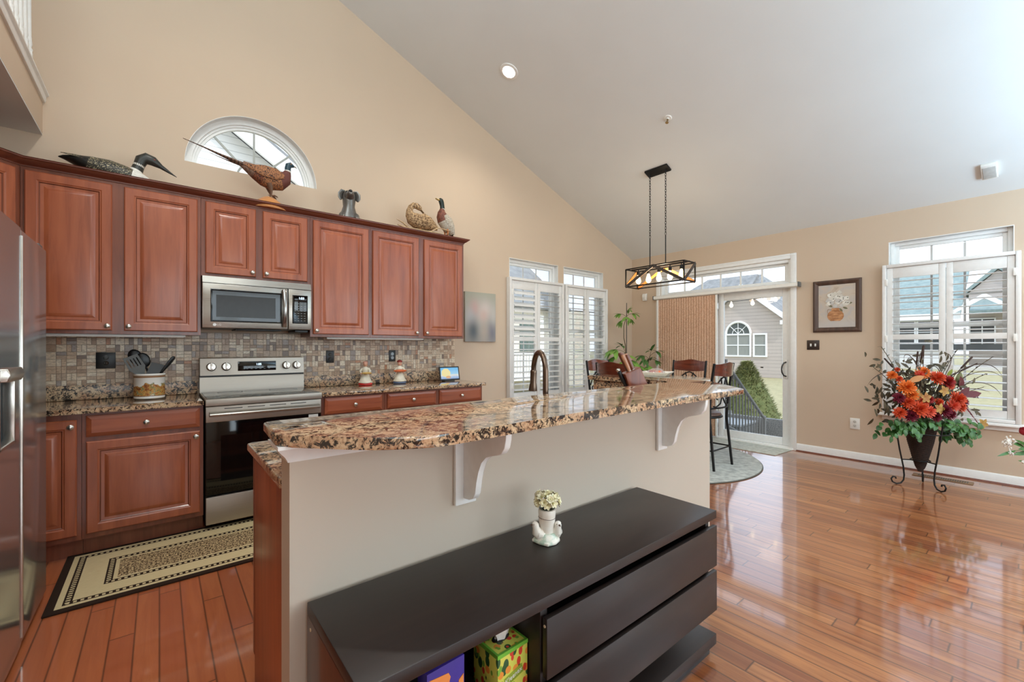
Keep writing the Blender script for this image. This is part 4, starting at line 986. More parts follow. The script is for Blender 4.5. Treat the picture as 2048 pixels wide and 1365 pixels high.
for yy in (-.085, .12):
    b = MB(); b.tube([(0, yy, hz), (0, yy, .565)], .006, 8); b.build('rod', M['bmetal'], t)
    zt = CZ-2.015-.035; b = MB(); z = .565; k = 0
    while z < zt-.02:
        ax = Vector((1, 0, 0)) if k % 2 else Vector((0, 1, 0))
        b.tube([Vector((0, yy, z+.018))+ax*(.0085*math.cos(2*PI*j/10))+Vector((0, 0, .021*math.sin(2*PI*j/10))) for j in range(10)], .0028, 5, closed=True); z += .031; k += 1
    b.build('chain', M['bmetal'], t)
    b = MB(); b.tube([(0, yy, zt-.02), (0, yy, zt+.03)], .008, 8); b.build('hook', M['bmetal'], t)
b = MB(); b.box(-.055, .055, -.13, .16, -.022, 0, .003, M=T(0, 0, CZ-2.015) @ nrm).sph((0, -.03, CZ-2.015-.026), .006).sph((0, .06, CZ-2.015-.026), .006); b.build('canopy', M['bmetal'], t)
light('chandelier_glow', 'POINT', (CX, CY, 2.12), (0, 0, 0), 14, (1, .82, .58), .12)

# ================================================================== WALL ART, SWITCH, OUTLET
t = thing('framed_painting', 'brown framed painting of white flowers in a clay jug beside the window', 'painting', (XF, 1.4815, 1.76), -PI/2)
w_, h_ = .463, .606; FP = [(0, 0), (0, .02), (.006, .026), (.02, .03), (.04, .022), (.05, .016), (.052, .018), (.058, .008)]
b = MB(); b.loops(w_, h_, FP, M=T(-w_/2, 0, -h_/2)); b.build('frame', [wood('antique_brown_frame', (56, 38, 30), (82, 58, 46), (108, 80, 64), 'z', .45, .1)], t, angle=.3)
q = NT('muted_painted_background'); v = q.co(); f = q.noise(v, 7, 4, .6, .5); sz = q.n('SeparateXYZ', {0: v}).outputs[2]
bgc = q.ramp(f, [(.3, (176, 158, 140)), (.45, (198, 182, 164)), (.6, (186, 178, 172)), (.75, (206, 178, 150))]); bgc = q.mix(q.ramp(sz, [(0, (255, 255, 255)), (.02, (0, 0, 0))]) if False else q.n('MapRange', {'Value': sz, 'From Min': -.12, 'From Max': -.2, 'To Min': 0.0, 'To Max': .8}).outputs[0], bgc, (190, 184, 180))
b = MB(); b.box(-w_/2+.055, w_/2-.055, -.0135, -.010, -h_/2+.055, h_/2-.055); cv = b.build('canvas', q.fin(bgc, .7), t)
b = MB(); MM = T(-.005, -.0142, -.125) @ R(PI/2, 'X') 
pot = [(-.035, .085), (-.04, .07), (-.034, .06), (-.058, .045), (-.076, .018), (-.08, -.01), (-.07, -.04), (-.045, -.064), (.045, -.064), (.07, -.04), (.08, -.01), (.076, .018), (.058, .045), (.034, .06), (.04, .07), (.035, .085)]
b.prism(pot[::-1], -.0152, -.0135, 'y', M=T(-.01, 0, -.11)); b.tube([(-.045, -.0147, -.045), (-.08, -.0147, -.035), (-.088, -.0147, -.065), (-.07, -.0147, -.095)], .005, 6, flat=.2)
b.build('painted_jug', speck('painted_clay', (150, 98, 60), (206, 152, 106), 14, .35, .65, .7, (1, 1, 3)), cv)
rs = random.Random(4)
b = MB(); b2 = MB()
for k in range(34):
    a = rs.uniform(0, 2*PI); rr = rs.random()**.5; x = .0+.125*rr*math.cos(a); z = .06+.085*rr*math.sin(a)+.02*(1-abs(x)/.12)
    n = 9; b.prism([(x+(.024+.006*math.sin(i*2.7+k))*math.cos(2*PI*i/n), z+(.022+.006*math.cos(i*3.1+k))*math.sin(2*PI*i/n)) for i in range(n)], -.0162-.0001*k, -.0138, 'y', k % 3)
    if k % 3 == 0: b2.sph((x+.01, -.0195, z+.004), (.006, .0004, .005), 8, 5)
b.build('painted_flowers', [plain('painted_white', (236, 232, 222), .7), plain('painted_cream', (218, 212, 200), .7), plain('painted_grey_white', (204, 200, 194), .7)], cv, smooth=False)
b2.build('painted_centres', plain('painted_dark_green', (84, 80, 62), .7), cv)
b = MB()
for (x, z, a) in ((-.04, -.01, 2.6), (.06, -.02, -.4), (.10, .02, .2), (-.05, .04, 2), (.03, -.03, -1)): b.leaf((x, -.0140, z), (math.cos(a), 0, math.sin(a)), (0, -1, 0), .05, .022, droop=0, fold=0)
b.build('painted_leaves', plain('painted_olive', (120, 116, 88), .7), cv)
t = thing('canvas_print', 'unframed soft-blurred couple portrait canvas right of the wall cabinets', 'canvas print', (2.999, YW-.001, 1.642))
w_, h_ = .449, .592
b = MB(); b.box(-w_/2, w_/2, -.03, 0, -h_/2, h_/2, .002); cp = b.build('stretched_canvas', plain('canvas_edge', (176, 168, 154), .8), t)
q = NT('blurred_portrait_print'); sp = q.n('SeparateXYZ', {0: q.n('TexCoord').outputs['Object']}); X, Z = sp.outputs[0], sp.outputs[2]
c = q.mix(q.n('MapRange', {'Value': Z, 'From Min': -.3, 'From Max': .3}).outputs[0], (150, 146, 140), (166, 164, 146))
def blob(c, x, z, rx, rz, colr, st=1.0):
    dx = q.math('DIVIDE', q.math('SUBTRACT', X, x), rx); dz = q.math('DIVIDE', q.math('SUBTRACT', Z, z), rz)
    d2 = q.math('ADD', q.math('MULTIPLY', dx, dx), q.math('MULTIPLY', dz, dz)); g = q.math('POWER', 2.718, q.math('MULTIPLY', d2, -1.0)); return q.mix(q.math('MULTIPLY', g, st), c, colr)
c = blob(c, 0, .02, .26, .2, (186, 182, 174), .8); c = blob(c, -.09, .10, .07, .10, (196, 160, 152)); c = blob(c, .07, .09, .09, .11, (206, 192, 184)); c = blob(c, .04, .02, .06, .07, (204, 176, 166)); c = blob(c, -.15, .0, .07, .10, (186, 184, 186), .8)
c = blob(c, -.11, -.17, .085, .13, (92, 98, 104)); c = blob(c, .17, -.17, .07, .14, (120, 118, 128)); c = blob(c, .05, -.17, .06, .14, (176, 160, 148), .8); c = blob(c, .19, .02, .05, .12, (200, 194, 188), .6)
b = MB(); b.box(-w_/2+.001, w_/2-.001, -.0308, -.0298, -h_/2+.001, h_/2-.001); b.build('print', q.fin(c, .7), cp)
t = thing('light_switch', 'dark bronze double toggle switch plate below the painting', 'light switch', (XF, 1.716, 1.306), -PI/2)
b = MB(); b.box(-.064, .064, -.007, 0, -.058, .058, .004); sp_ = b.build('cover_plate', plain('dark_bronze_plate', (54, 40, 34), .4), t)
for x in (-.023, .023):
    b = MB(); b.box(x-.008, x+.008, -.010, -.006, -.016, .016, .001).box(x-.004, x+.004, -.02, -.008, -.002, .010, .002, M=R(0, 'X')); b.build('toggle', M['wplast'], sp_)
t = thing('wall_outlet', 'white wall outlet low on the beige wall left of the flower stand', 'outlet', (XF, 1.3135, .413), -PI/2)
b = MB(); b.box(-.045, .045, -.007, 0, -.062, .062, .003); op = b.build('cover_plate', M['wplast'], t)
for s_ in (-.022, .022):
    b = MB(); b.lathe([(.017, 0), (.017, .003), (0, .003)], 20, M=T(0, -.007, s_) @ R(PI/2, 'X')); o = b.build('receptacle', plain('ivory_plastic', (222, 218, 208), .4), op)
    b = MB(); b.box(-.008, -.0055, -.011, -.0095, s_-.005, s_+.006).box(.0055, .008, -.011, -.0095, s_-.004, s_+.005).sph((0, -.0102, s_-.010), (.003, .0008, .003)); b.build('slots', M['gplast'], o)

# ================================================================== POTTED PLANTS
green = speck('fresh_leaf_green', (96, 140, 56), (132, 172, 78), 9, .3, .7, .45); green2 = speck('dark_leaf_green', (56, 92, 44), (84, 122, 58), 9, .3, .7, .45); bark = plain('stem_brown', (96, 80, 56), .8)
def palmate(b, p, d, ln, n, rs, mi=0, wd=.36):
    d = Vector(d).normalized(); up = Vector((0, 0, 1)); sd = d.cross(up).normalized() if abs(d.z) < .95 else Vector((1, 0, 0))
    for k in range(n):
        a = (k-(n-1)/2)*(2.6/n); v = (d*math.cos(a)+sd*math.sin(a)).normalized(); v.z -= .25+.2*abs(a)
        b.leaf(p, v, up, ln*rs.uniform(.8, 1.05), ln*wd, mi, droop=rs.uniform(.25, .6), fold=.15)
def plant(label, loc, stems, seed, pot_c, stake=None):
    t = thing('potted_plant', label, 'plant', loc); rs = random.Random(seed)
    b = MB(); b.lathe([(0, 0), (.12, 0), (.155, .26), (.165, .27), (.165, .30), (.15, .30), (.145, .26), (0, .255)], 32); b.build('pot', pot_c, t)
    b = MB(); b.lathe([(0, .27), (.146, .262)], 24); b.build('soil', speck('potting_soil', (46, 34, 26), (70, 54, 40), 80), t)
    bs, bl = MB(), MB()
    for path, leaves in stems:
        bs.tube([Vector(p) for p in path], [.009-.005*i/len(path) for i in range(len(path))], 6)
        for (p, d, ln, n, mi) in leaves:
            p = Vector(p); d = Vector(d); e = p+d.normalized()*ln*.75; bs.tube([p, (p+e)/2+Vector((0, 0, .012)), e], .0028, 5); palmate(bl, e, d, ln, n, rs, mi)
    bs.build('stem', bark, t); bl.build('foliage', [green, green2], t, smooth=True, angle=2)
    if stake:
        b = MB(); b.tube([(stake[0], stake[1], .25), (stake[0], stake[1], stake[2])], .006, 6); b.build('stake', plain('dark_stake', (72, 66, 62), .7), t)
    return t
rv = Vector((.7736, -.6336, 0)); fw = Vector((.6336, .7736, 0))
def PV(u, z, d=0): q = rv*u+fw*d; return (q.x, q.y, z)
plant('tall staked umbrella-leaf plant in the room corner, its top tuft well above the chairs', (5.44, 3.93, 0),
      [([PV(0, .27), PV(0, .9), PV(-.01, 1.3), PV(-.035, 1.42), PV(-.035, 1.6), PV(0, 1.72)],
        [(PV(0, 1.74), PV(-1, .45), .13, 5, 0), (PV(0, 1.74), PV(1, .5, -.3), .13, 5, 0), (PV(0, 1.72), PV(-.3, .1, -1), .12, 6, 0), (PV(0, 1.76), PV(.4, .9), .11, 5, 0), (PV(0, 1.7), PV(-.6, -.2, .6), .12, 5, 0), (PV(0, 1.72), PV(.7, -.1, .5), .11, 5, 0)]),
       ([PV(0, .27), PV(.0, .8), PV(-.01, 1.05), PV(-.02, 1.2)],
        [(PV(-.02, 1.2), PV(-1, .3, -.3), .22, 6, 0), (PV(-.02, 1.15), PV(-1, -.1, .3), .2, 6, 0), (PV(-.01, 1.1), PV(-.5, -.2, -1), .2, 6, 0), (PV(0, 1.08), PV(.5, 0, -1), .18, 6, 0), (PV(0, 1.0), PV(.9, .1, -.3), .2, 6, 0), (PV(0, 1.02), PV(-.9, -.2, -.2), .2, 6, 0), (PV(0, 1.12), PV(.1, .3, -1), .16, 5, 0), (PV(-.02, 1.22), PV(-.5, .8, -.2), .13, 5, 1), (PV(0, .95), PV(.2, -.1, -1), .2, 6, 0)])], 3,
      plain('terracotta_pot', (150, 92, 64), .7), (.012, .0, 1.945))
plant('smaller dark-leaved plant between the tall plant and the patio door', (5.75, 3.76, 0),
      [([PV(-.05, .27), PV(-.05, .7), PV(.0, 1.0), PV(.03, 1.14)],
        [(PV(.02, 1.1), PV(-1, .5, -.2), .15, 5, 1), (PV(.03, 1.14), PV(.9, .7, -.2), .16, 5, 1), (PV(.03, 1.13), PV(.1, 1, -.4), .14, 5, 1), (PV(.02, 1.08), PV(-.8, .1, -.6), .14, 5, 1), (PV(.02, 1.08), PV(.8, 0, -.5), .13, 5, 1), (PV(.0, 1.0), PV(-.2, 0, -1), .14, 5, 0), (PV(-.02, .9), PV(.7, .2, -.7), .13, 5, 1), (PV(0, 1.05), PV(.5, .5, .4), .13, 5, 1)])], 5, plain('dark_glazed_pot', (64, 58, 54), .3))

# ================================================================== AUTUMN FLOWERS ON THE IRON STAND
SX, SY = 5.45, .69
t = thing('plant_stand', 'black wrought-iron tripod stand holding the cone basket', 'plant stand', (SX, SY, 0))
for k, a in enumerate((math.radians(129), math.radians(-128), math.radians(0))):
    c, s_ = math.cos(a), math.sin(a); pts = [(.205, .585), (.19, .50), (.165, .33), (.135, .17), (.128, .09), (.133, .045), (.155, .014), (.19, .0065), (.222, .022), (.232, .05), (.218, .072), (.196, .066), (.194, .052)]
    if k == 2: pts = [(r_*.62 if i > 3 else r_, z) for i, (r_, z) in enumerate(pts)]; pts = [(.205-.02*i if i < 4 else .125-.0, z) if i < 5 else (.125+(r_-.08)*.55, z) for i, (r_, z) in enumerate(pts)]
    b = MB(); b.tube([(c*r_, s_*r_, z) for r_, z in pts], .0065, 8); b.build('leg', M['bmetal'], t)
for rr, z in ((.190, .50), (.068, .235)):
    b = MB(); b.tube([(rr*math.cos(2*PI*k/32), rr*math.sin(2*PI*k/32), z) for k in range(32)], .0055, 8, closed=True)
    if rr < .1:
        for a in (129, -128, 0): c, s_ = math.cos(math.radians(a)), math.sin(math.radians(a)); b.tube([(c*rr, s_*rr, z), (c*.148, s_*.148, z-.0)], .0055, 8)
    b.build('ring', M['bmetal'], t)
q = NT('dark_wicker_weave'); tcx = q.n('TexCoord').outputs['Object']; wv = q.n('TexWave', {'Vector': tcx, 'Scale': 62.0, 'Distortion': 2.0, 'Detail': 2.0}, bands_direction='Z'); q.bump(q.math('MULTIPLY', wv.outputs['Fac'], q.noise(q.co(), 90, 2)), 1.0, .02)
wick = q.fin(q.mix(q.noise(q.co(), 60, 3), (30, 20, 16), (86, 56, 42)), .6)
t = thing('cone_basket', 'dark brown wicker cone basket hung in the iron stand', 'basket', (SX, SY, .13))
b = MB(); bp = [(.016, .0), (.022, .02), (.03, .03), (.055, .12), (.09, .27), (.112, .40), (.118, .415)]; NR, NA = 46, 44; rg = []
def brad(z):
    for (r0, z0), (r1, z1) in zip(bp, bp[1:]):
        if z <= z1: return r0+(r1-r0)*(z-z0)/(z1-z0)
    return bp[-1][0]
for i in range(NR):
    z = .415*i/(NR-1); rr = brad(z); am = .0028 if i > 4 else .001
    rg.append([b.bm.verts.new(((rr+am*(1 if (k//2+i) % 2 else -1))*math.cos(2*PI*k/NA), (rr+am*(1 if (k//2+i) % 2 else -1))*math.sin(2*PI*k/NA), z)) for k in range(NA)])
for q_, z in ((.110, .418), (.100, .40), (.02, .06)): rg.append([b.bm.verts.new((q_*math.cos(2*PI*k/NA), q_*math.sin(2*PI*k/NA), z)) for k in range(NA)])
for i in range(len(rg)-1):
    for k in range(NA): b._f([rg[i][k], rg[i][(k+1) % NA], rg[i+1][(k+1) % NA], rg[i+1][k]])
b._f(rg[0][::-1]); b._f(rg[-1])
b.build('basket', wick, t)
t = thing('flower_arrangement', 'large arrangement of orange and burgundy silk autumn flowers in the cone basket', 'flower arrangement', (SX, SY, .50)); DC = 3.987
def FP_(px, py, toward): # offsets of a bloom in the bouquet, across the front, up, and out to the room
    u = (px-1840)/861.2*(DC-toward); z = 1.2865-(py-693.75)/861.2*(DC-toward)-.50; q = rv*u-fw*toward; return Vector((q.x, q.y, z))
cols = {'or': plain('petal_orange', (232, 118, 40), .6), 'ro': plain('petal_red_orange', (212, 76, 36), .6), 'dr': plain('petal_dark_red', (160, 30, 30), .6), 'mg': plain('petal_burgundy', (118, 20, 42), .6), 'co': plain('petal_coral', (228, 96, 70), .6)}
def mum(p, r_, m, seed, out=None):
    rs = random.Random(seed); d = Vector(out or (-fw*.8+Vector((p.x, p.y, 0))*1.2+Vector((0, 0, .45)))).normalized(); s1 = d.orthogonal().normalized(); s2 = d.cross(s1); b = MB()
    for ring, (n, el, ln, wd) in enumerate(((18, .0, 1.0, .26), (17, .32, .96, .26), (14, .62, .86, .25), (11, .92, .74, .24), (7, 1.22, .56, .22))):
        for k in range(n):
            a = 2*PI*(k+.5*ring)/n+rs.uniform(-.12, .12); e = el+rs.uniform(-.1, .1); v = (s1*math.cos(a)+s2*math.sin(a))*math.cos(e)+d*math.sin(e)
            b.leaf(p+d*r_*.08*ring, v, d, r_*ln, r_*wd, 0, droop=-.18, fold=.3, n=3, tip=9)
    b.sph(p+d*r_*.12, (r_*.3,)*3, 8, 5, 0)
    return b.build('bloom', m, t, angle=2)
heads = [(1777, 777, .075, 'or', .16), (1783, 792, .055, 'or', .18), (1762, 752, .045, 'or', .1), (1771, 759, .034, 'ro', .12), (1781, 740, .024, 'ro', .06), (1822, 747, .062, 'or', .1), (1812, 750, .04, 'co', .12), (1842, 757, .066, 'ro', .14), (1860, 764, .062, 'dr', .15), (1866, 772, .045, 'ro', .14),
         (1762, 797, .052, 'mg', .16), (1775, 806, .06, 'ro', .18), (1792, 820, .078, 'ro', .2), (1811, 824, .06, 'co', .2), (1806, 806, .05, 'ro', .17), (1823, 800, .045, 'dr', .15), (1762, 827, .055, 'ro', .17), (1779, 833, .06, 'mg', .19), (1872, 800, .075, 'ro', .18), (1860, 812, .058, 'co', .2), (1880, 815, .055, 'ro', .17), (1844, 822, .065, 'mg', .19), (1858, 830, .055, 'mg', .18), (1842, 805, .038, 'ro', .16), (1895, 805, .05, 'mg', .13), (1830, 835, .05, 'mg', .18)]
for i, (px, py, r_, c, dp) in enumerate(heads): mum(FP_(px, py, dp), r_, cols[c], i)
def sprig(p0, p1, n, ln, wd, m, name, bend=.05, thick=.0025, droop=.3):
    b = MB(); p0, p1 = Vector(p0), Vector(p1); rs = random.Random(n*7+int(p1.x*900)); mid = (p0+p1)/2+Vector((0, 0, bend))
    pt = lambda q: p0*(1-q)**2+mid*2*q*(1-q)+p1*q*q
    b.tube([pt(k/8) for k in range(9)], thick, 5, 1)
    for k in range(n):
        q = .3+.7*k/(n-1); p = pt(q); d = (pt(min(1, q+.05))-pt(q-.05)).normalized(); sdv = d.cross(Vector((.2, .3, .93))).normalized()*(1 if k % 2 else -1)
        b.leaf(p, sdv+d*.5+Vector((rs.uniform(-.3, .3), rs.uniform(-.3, .3), rs.uniform(-.1, .4))), Vector((0, 0, 1)), ln*rs.uniform(.8, 1.2), wd, 0, droop=droop)
    return b.build(name, [m, bark], t, angle=2)
euc = plain('eucalyptus_grey_green', (104, 122, 108), .6); darkl = plain('dark_plum_leaf', (44, 40, 38), .6); ivy = speck('ivy_leaf_green', (32, 74, 28), (70, 116, 46), 22, .3, .7, .4); burg = plain('burgundy_leaf', (96, 30, 36), .6); maple = speck('maple_leaf_yellow', (176, 148, 70), (150, 90, 46), 20, .3, .7, .6); olive = plain('olive_leaf', (112, 112, 70), .6)
C0 = Vector((0, 0, .05))
for (px, py, dp, m, n, nm) in ((1762, 694, .0, euc, 11, 'eucalyptus_sprig'), (1734, 735, .06, euc, 10, 'eucalyptus_sprig'), (1749, 760, .1, euc, 9, 'eucalyptus_sprig'), (1800, 738, .02, euc, 9, 'eucalyptus_sprig'), (1790, 722, .0, euc, 8, 'eucalyptus_sprig'), (1914, 700, .0, darkl, 10, 'dark_leaf_sprig'), (1972, 716, .05, darkl, 11, 'dark_leaf_sprig'), (1955, 748, .08, darkl, 10, 'dark_leaf_sprig'), (1945, 775, .1, darkl, 9, 'dark_leaf_sprig'), (1890, 725, .02, darkl, 9, 'dark_leaf_sprig'), (1898, 745, .06, burg, 8, 'burgundy_sprig'), (1880, 735, .02, olive, 8, 'olive_sprig'), (1850, 735, .0, olive, 8, 'olive_sprig'), (1860, 785, .14, olive, 8, 'olive_sprig'), (1845, 775, .12, olive, 8, 'olive_sprig'), (1815, 775, .12, olive, 8, 'olive_sprig'), (1830, 785, .1, euc, 9, 'eucalyptus_sprig'), (1875, 765, .08, darkl, 8, 'dark_leaf_sprig')):
    sprig(C0, FP_(px, py, dp), n+3, .027, .017, m, nm, .12, .003)
for (px, py, dp) in ((1925, 846, .14), (1915, 830, .13), (1934, 795, .1), (1905, 815, .14)):
    p = FP_(px, py, dp); b = MB(); rs = random.Random(px); q0 = FP_(1885, 790, .12)
    for k in range(64):
        q = .15+.85*k/64; c = q0.lerp(p, q); a = rs.uniform(0, 2*PI); b.leaf(c, Vector((math.cos(a), math.sin(a)*.5, math.sin(a)))+(p-q0).normalized()*.8, (0, 0, 1), .026*(1.15-q*.5), .012, 0, droop=0, n=2)
    b.build('burgundy_spike', cols['mg'], t, angle=2)
for (px, py, dp, d, ln, m, nm) in ((1898, 792, .13, (1, .25), .14, burg, 'broad_leaf'), (1888, 770, .1, (.3, 1), .12, olive, 'broad_leaf'), (1872, 785, .14, (-1, .2), .09, olive, 'broad_leaf'), (1790, 764, .13, (.6, .35), .12, plain('tan_leaf', (188, 128, 74), .6), 'broad_leaf'), (1873, 752, .1, (.2, .6), .07, plain('lime_leaf', (140, 150, 60), .6), 'broad_leaf'), (1895, 780, .12, (-.2, 1), .13, burg, 'broad_leaf'), (1884, 795, .15, (.6, .8), .12, burg, 'broad_leaf')):
    b = MB(); b.leaf(FP_(px, py, dp), rv*d[0]+Vector((0, 0, d[1]))-fw*.3, -fw+Vector((0, 0, .5)), ln, ln*.45, 0, droop=.1); b.build(nm, m, t, angle=2)
for (px, py, dp, a0) in ((1803, 796, .22, .3), (1830, 818, .22, 1.2), (1849, 782, .18, 2), (1935, 848, .14, -.3), (1790, 790, .2, 2.5)):
    p = FP_(px, py, dp); b = MB()
    for k in range(5): a = a0+2*PI*k/5; b.leaf(p, rv*math.cos(a)+Vector((0, 0, math.sin(a)))-fw*.2, -fw, .052, .034, 0, droop=.15, n=3)
    b.build('maple_leaf', maple, t, angle=2)
rs = random.Random(21); b = MB()
for k in range(210):
    px = rs.uniform(1748, 1925); cen = abs(px-1836)/90; py = rs.uniform(836, 860+8*cen+(14 if px > 1862 else 0)) if rs.random() < .75 else rs.uniform(845, 852+26*cen)
    if 1812 < px < 1862 and py > 852: py = rs.uniform(838, 852)
    p = FP_(px, py, rs.uniform(-.02, .2)); a = rs.uniform(-2.6, -.5); b.leaf(p, rv*math.cos(a)*1.0+Vector((0, 0, math.sin(a)*.8))-fw*rs.uniform(.1, .9), -fw+Vector((0, 0, .8)), rs.uniform(.045, .07), rs.uniform(.035, .05), 0, droop=.25)
for (px, py) in ((1752, 870), (1795, 880), (1770, 862), (1900, 888), (1912, 874), (1880, 870), (1894, 872)):
    p0 = FP_(1836+(px-1836)*.55, 845, .16); p1 = FP_(px, py, .18); b.tube([p0, p0.lerp(p1, .5)+Vector((0, 0, .03)), p1], .002, 5)
    for k in range(7): p = p0.lerp(p1, .35+.65*k/6)+Vector((0, 0, .01)); a = rs.uniform(-2.8, -.3); b.leaf(p, rv*math.cos(a)+Vector((0, 0, math.sin(a)))-fw*.4, -fw, .045, .036, 0, droop=.2)
b.build('ivy_foliage', ivy, t, angle=2)
# filler foliage inside the bouquet
b = MB()
for k in range(420):
    px = rs.gauss(1838, 40); py = rs.gauss(786, 30); p = FP_(px, py, rs.uniform(-.16, .15)); a = rs.uniform(0, 2*PI); b.leaf(p, rv*math.cos(a)+Vector((0, 0, math.sin(a)))+fw*rs.uniform(-.8, .5), -fw, rs.uniform(.05, .08), .026, 0, droop=.2)
b.build('inner_foliage', speck('mixed_dark_foliage', (54, 56, 40), (100, 84, 60), 30, .3, .7, .6), t, angle=2)
for (p0, p1, r_) in (((1833, 745), (1841, 691), .0095), ((1790, 745), (1762, 717), .007), ((1905, 750), (1938, 714), .008), ((1827, 745), (1829, 703), .007), ((1898, 752), (1948, 727), .005)):
    a_, c_ = FP_(*p0, .02), FP_(*p1, .03); m_ = a_.lerp(c_, .35); b = MB(); b.tube([C0, a_, m_], .003, 6).tube([m_, m_.lerp(c_, .04), m_.lerp(c_, .96), c_], [.004, r_, r_, .004], 10); b.build('cattail', plain('cattail_brown', (58, 36, 28), .8), t)
for pts in (((1838, 770), (1800, 730), (1740, 738), (1722, 772)), ((1838, 780), (1790, 738), (1745, 735), (1724, 768)), ((1830, 760), (1815, 700), (1790, 702), (1796, 722)), ((1828, 745), (1812, 702), (1800, 712), (1797, 738)), ((1880, 745), (1900, 710), (1885, 702), (1862, 710)), ((1870, 760), (1866, 728), (1850, 728), (1842, 740)), ((1880, 760), (1935, 715), (1980, 722), (1992, 756)), ((1890, 770), (1940, 735), (1972, 738), (1991, 755)), ((1890, 780), (1945, 752), (1978, 770), (1990, 792)), ((1840, 790), (1775, 766), (1752, 772), (1749, 795)), ((1835, 700), (1824, 705), (1822, 730), (1826, 750)), ((1890, 785), (1930, 772), (1955, 780), (1966, 785))):
    q = [FP_(p[0], p[1], .06) for p in pts]; n = 14; P = []
    for k in range(n+1): u = k/n; P.append(q[0]*(1-u)**3+q[1]*3*u*(1-u)**2+q[2]*3*u*u*(1-u)+q[3]*u**3)
    b = MB(); b.tube([C0]+P, [.003]*(n-2)+[.0022, .0016, .001, .0007], 5); b.build('grass_blade', plain('dark_grass', (70, 52, 42), .7), t)
# second arrangement at the right edge, on a pedestal mostly outside the frame
t = thing('side_table', 'small round dark table just past the right edge holding roses', 'side table', (5.42, -.42, 0))
b = MB(); b.lathe([(0, .44), (.17, .44), (.175, .45), (.17, .46), (0, .46)], 32); b.build('top', M['espresso'], t)
for k in range(3): a = 2*PI*k/3; b = MB(); b.tube([(.13*math.cos(a), .13*math.sin(a), 0), (.10*math.cos(a), .10*math.sin(a), .44)], .012, 8); b.build('leg', M['espresso'], t)
t = thing('rose_vase', 'vase with red roses and white baby\'s breath at the right edge', 'flower arrangement', (5.42, -.42, .461)); DC2 = .6336*5.42-.7736*.42
b = MB(); b.lathe([(0, 0), (.05, 0), (.065, .05), (.05, .13), (.036, .16), (.04, .17), (.034, .165), (.03, .15), (0, .03)], 24); b.build('vase', M['white'], t)
def F2(px, py, dp=0):
    d = DC2-dp; u = (px-1024)/861.2*d-(.7736*5.42+.6336*.42); z = 1.2865-(py-693.75)/861.2*d-.461; q = rv*u-fw*dp; return Vector((q.x, q.y, z))
b = MB(); rs = random.Random(9); V0 = Vector((0, 0, .15))
for (cx_, cy_, n, sp_) in ((2016, 886, 90, 9), (2024, 906, 26, 6), (2047, 925, 14, 4), (2060, 880, 60, 9)):
    for k in range(n): b.sph(F2(cx_+rs.gauss(0, sp_*.55), cy_+rs.gauss(0, sp_*.55), .05+rs.uniform(-.03, .03)), .0062, 6, 4, 0)
    b.tube([V0, F2(cx_, cy_, .04)], .002, 5, 1)
b.build('babys_breath', [plain('petal_white', (238, 234, 226), .6), ivy], t)
for (px, py) in ((2050, 864), (2075, 850), (2090, 885)):
    b = MB(); p = F2(px, py, .06); b.sph(p, (.03, .03, .028), 12, 8)
    for k in range(12): a = k*2.4; e = .2+.06*k; b.leaf(p+Vector((0, 0, -.025)), Vector((math.cos(a)*math.cos(e), math.sin(a)*math.cos(e), math.sin(e)+.6)), (0, 0, 1), .055, .05, 0, droop=-.3, n=3, tip=8)
    b.tube([V0, p], .003, 5); b.build('rose', plain('rose_red', (150, 16, 36), .6), t, angle=2)
b = MB()
for (p0, p1, wd) in (((2030, 902), (1998, 912), .02), ((2046, 893), (2030, 888), .03), ((2060, 905), (2031, 909), .03), ((2055, 895), (2035, 880), .03), ((2060, 930), (2040, 921), .02), ((2060, 900), (2040, 898), .035), ((2080, 900), (2060, 870), .04), ((2080, 900), (2095, 920), .04)):
    a_, c_ = F2(*p0, .05), F2(*p1, .08); b.leaf(a_, c_-a_, -fw+Vector((0, 0, .6)), (c_-a_).length, wd, 0, droop=.1); b.tube([V0, a_], .002, 5)
b.build('rose_leaves', ivy, t, angle=2)
# ================================================================== BIRDS AND DOG ON TOP OF THE CABINETS
KT = 2.4105
t = thing('loon_decoy', 'carved black and white loon decoy lying on top of the left wall cabinet', 'bird figure', (-.20, 4.08, KT))
lb = speck('loon_spotted_back', (40, 38, 32), (190, 176, 140), 150, .54, .62, .5); lw = speck('loon_white_breast', (226, 222, 212), (190, 186, 178), 40, .55, .7, .6, (1, 1, 4)); lk = plain('loon_dark_head', (48, 48, 42), .4); ln_ = plain('loon_black', (24, 24, 22), .45)
b = MB(); b.body([((-.315, 0, .128), .004, .003, 3), ((-.29, 0, .13), .03, .012, 3), ((-.24, 0, .125), .06, .03, 3), ((-.17, 0, .105), .085, .062, 0), ((-.08, 0, .085), .10, .083, 0), ((.0, 0, .075), .10, .075, 0), ((.05, 0, .067), .092, .066, 1), ((.10, 0, .060), .07, .056, 1), ((.135, 0, .055), .04, .04, 1), ((.148, 0, .052), .01, .01, 1)], n=24)
b.build('body', [lb, lw, lk, ln_], t)
b = MB(); b.body([((.05, 0, .09), .05, .045, 1), ((.075, 0, .135), .037, .036, 2), ((.083, 0, .165), .033, .033, 3), ((.088, 0, .178), .033, .033, 2), ((.10, 0, .215), .036, .038, 2), ((.128, 0, .235), .038, .040, 2), ((.165, 0, .225), .034, .034, 2), ((.195, 0, .205), .022, .022, 2), ((.21, 0, .196), .014, .016, 2), ((.25, 0, .172), .009, .010, 2), ((.30, 0, .143), .002, .002, 2)], n=20)
q = NT('loon_neck_stripes'); sp = q.n('SeparateXYZ', {0: q.n('TexCoord').outputs['Object']}); ang = q.math('ARCTAN2', sp.outputs[1], q.math('SUBTRACT', sp.outputs[0], .085)); 
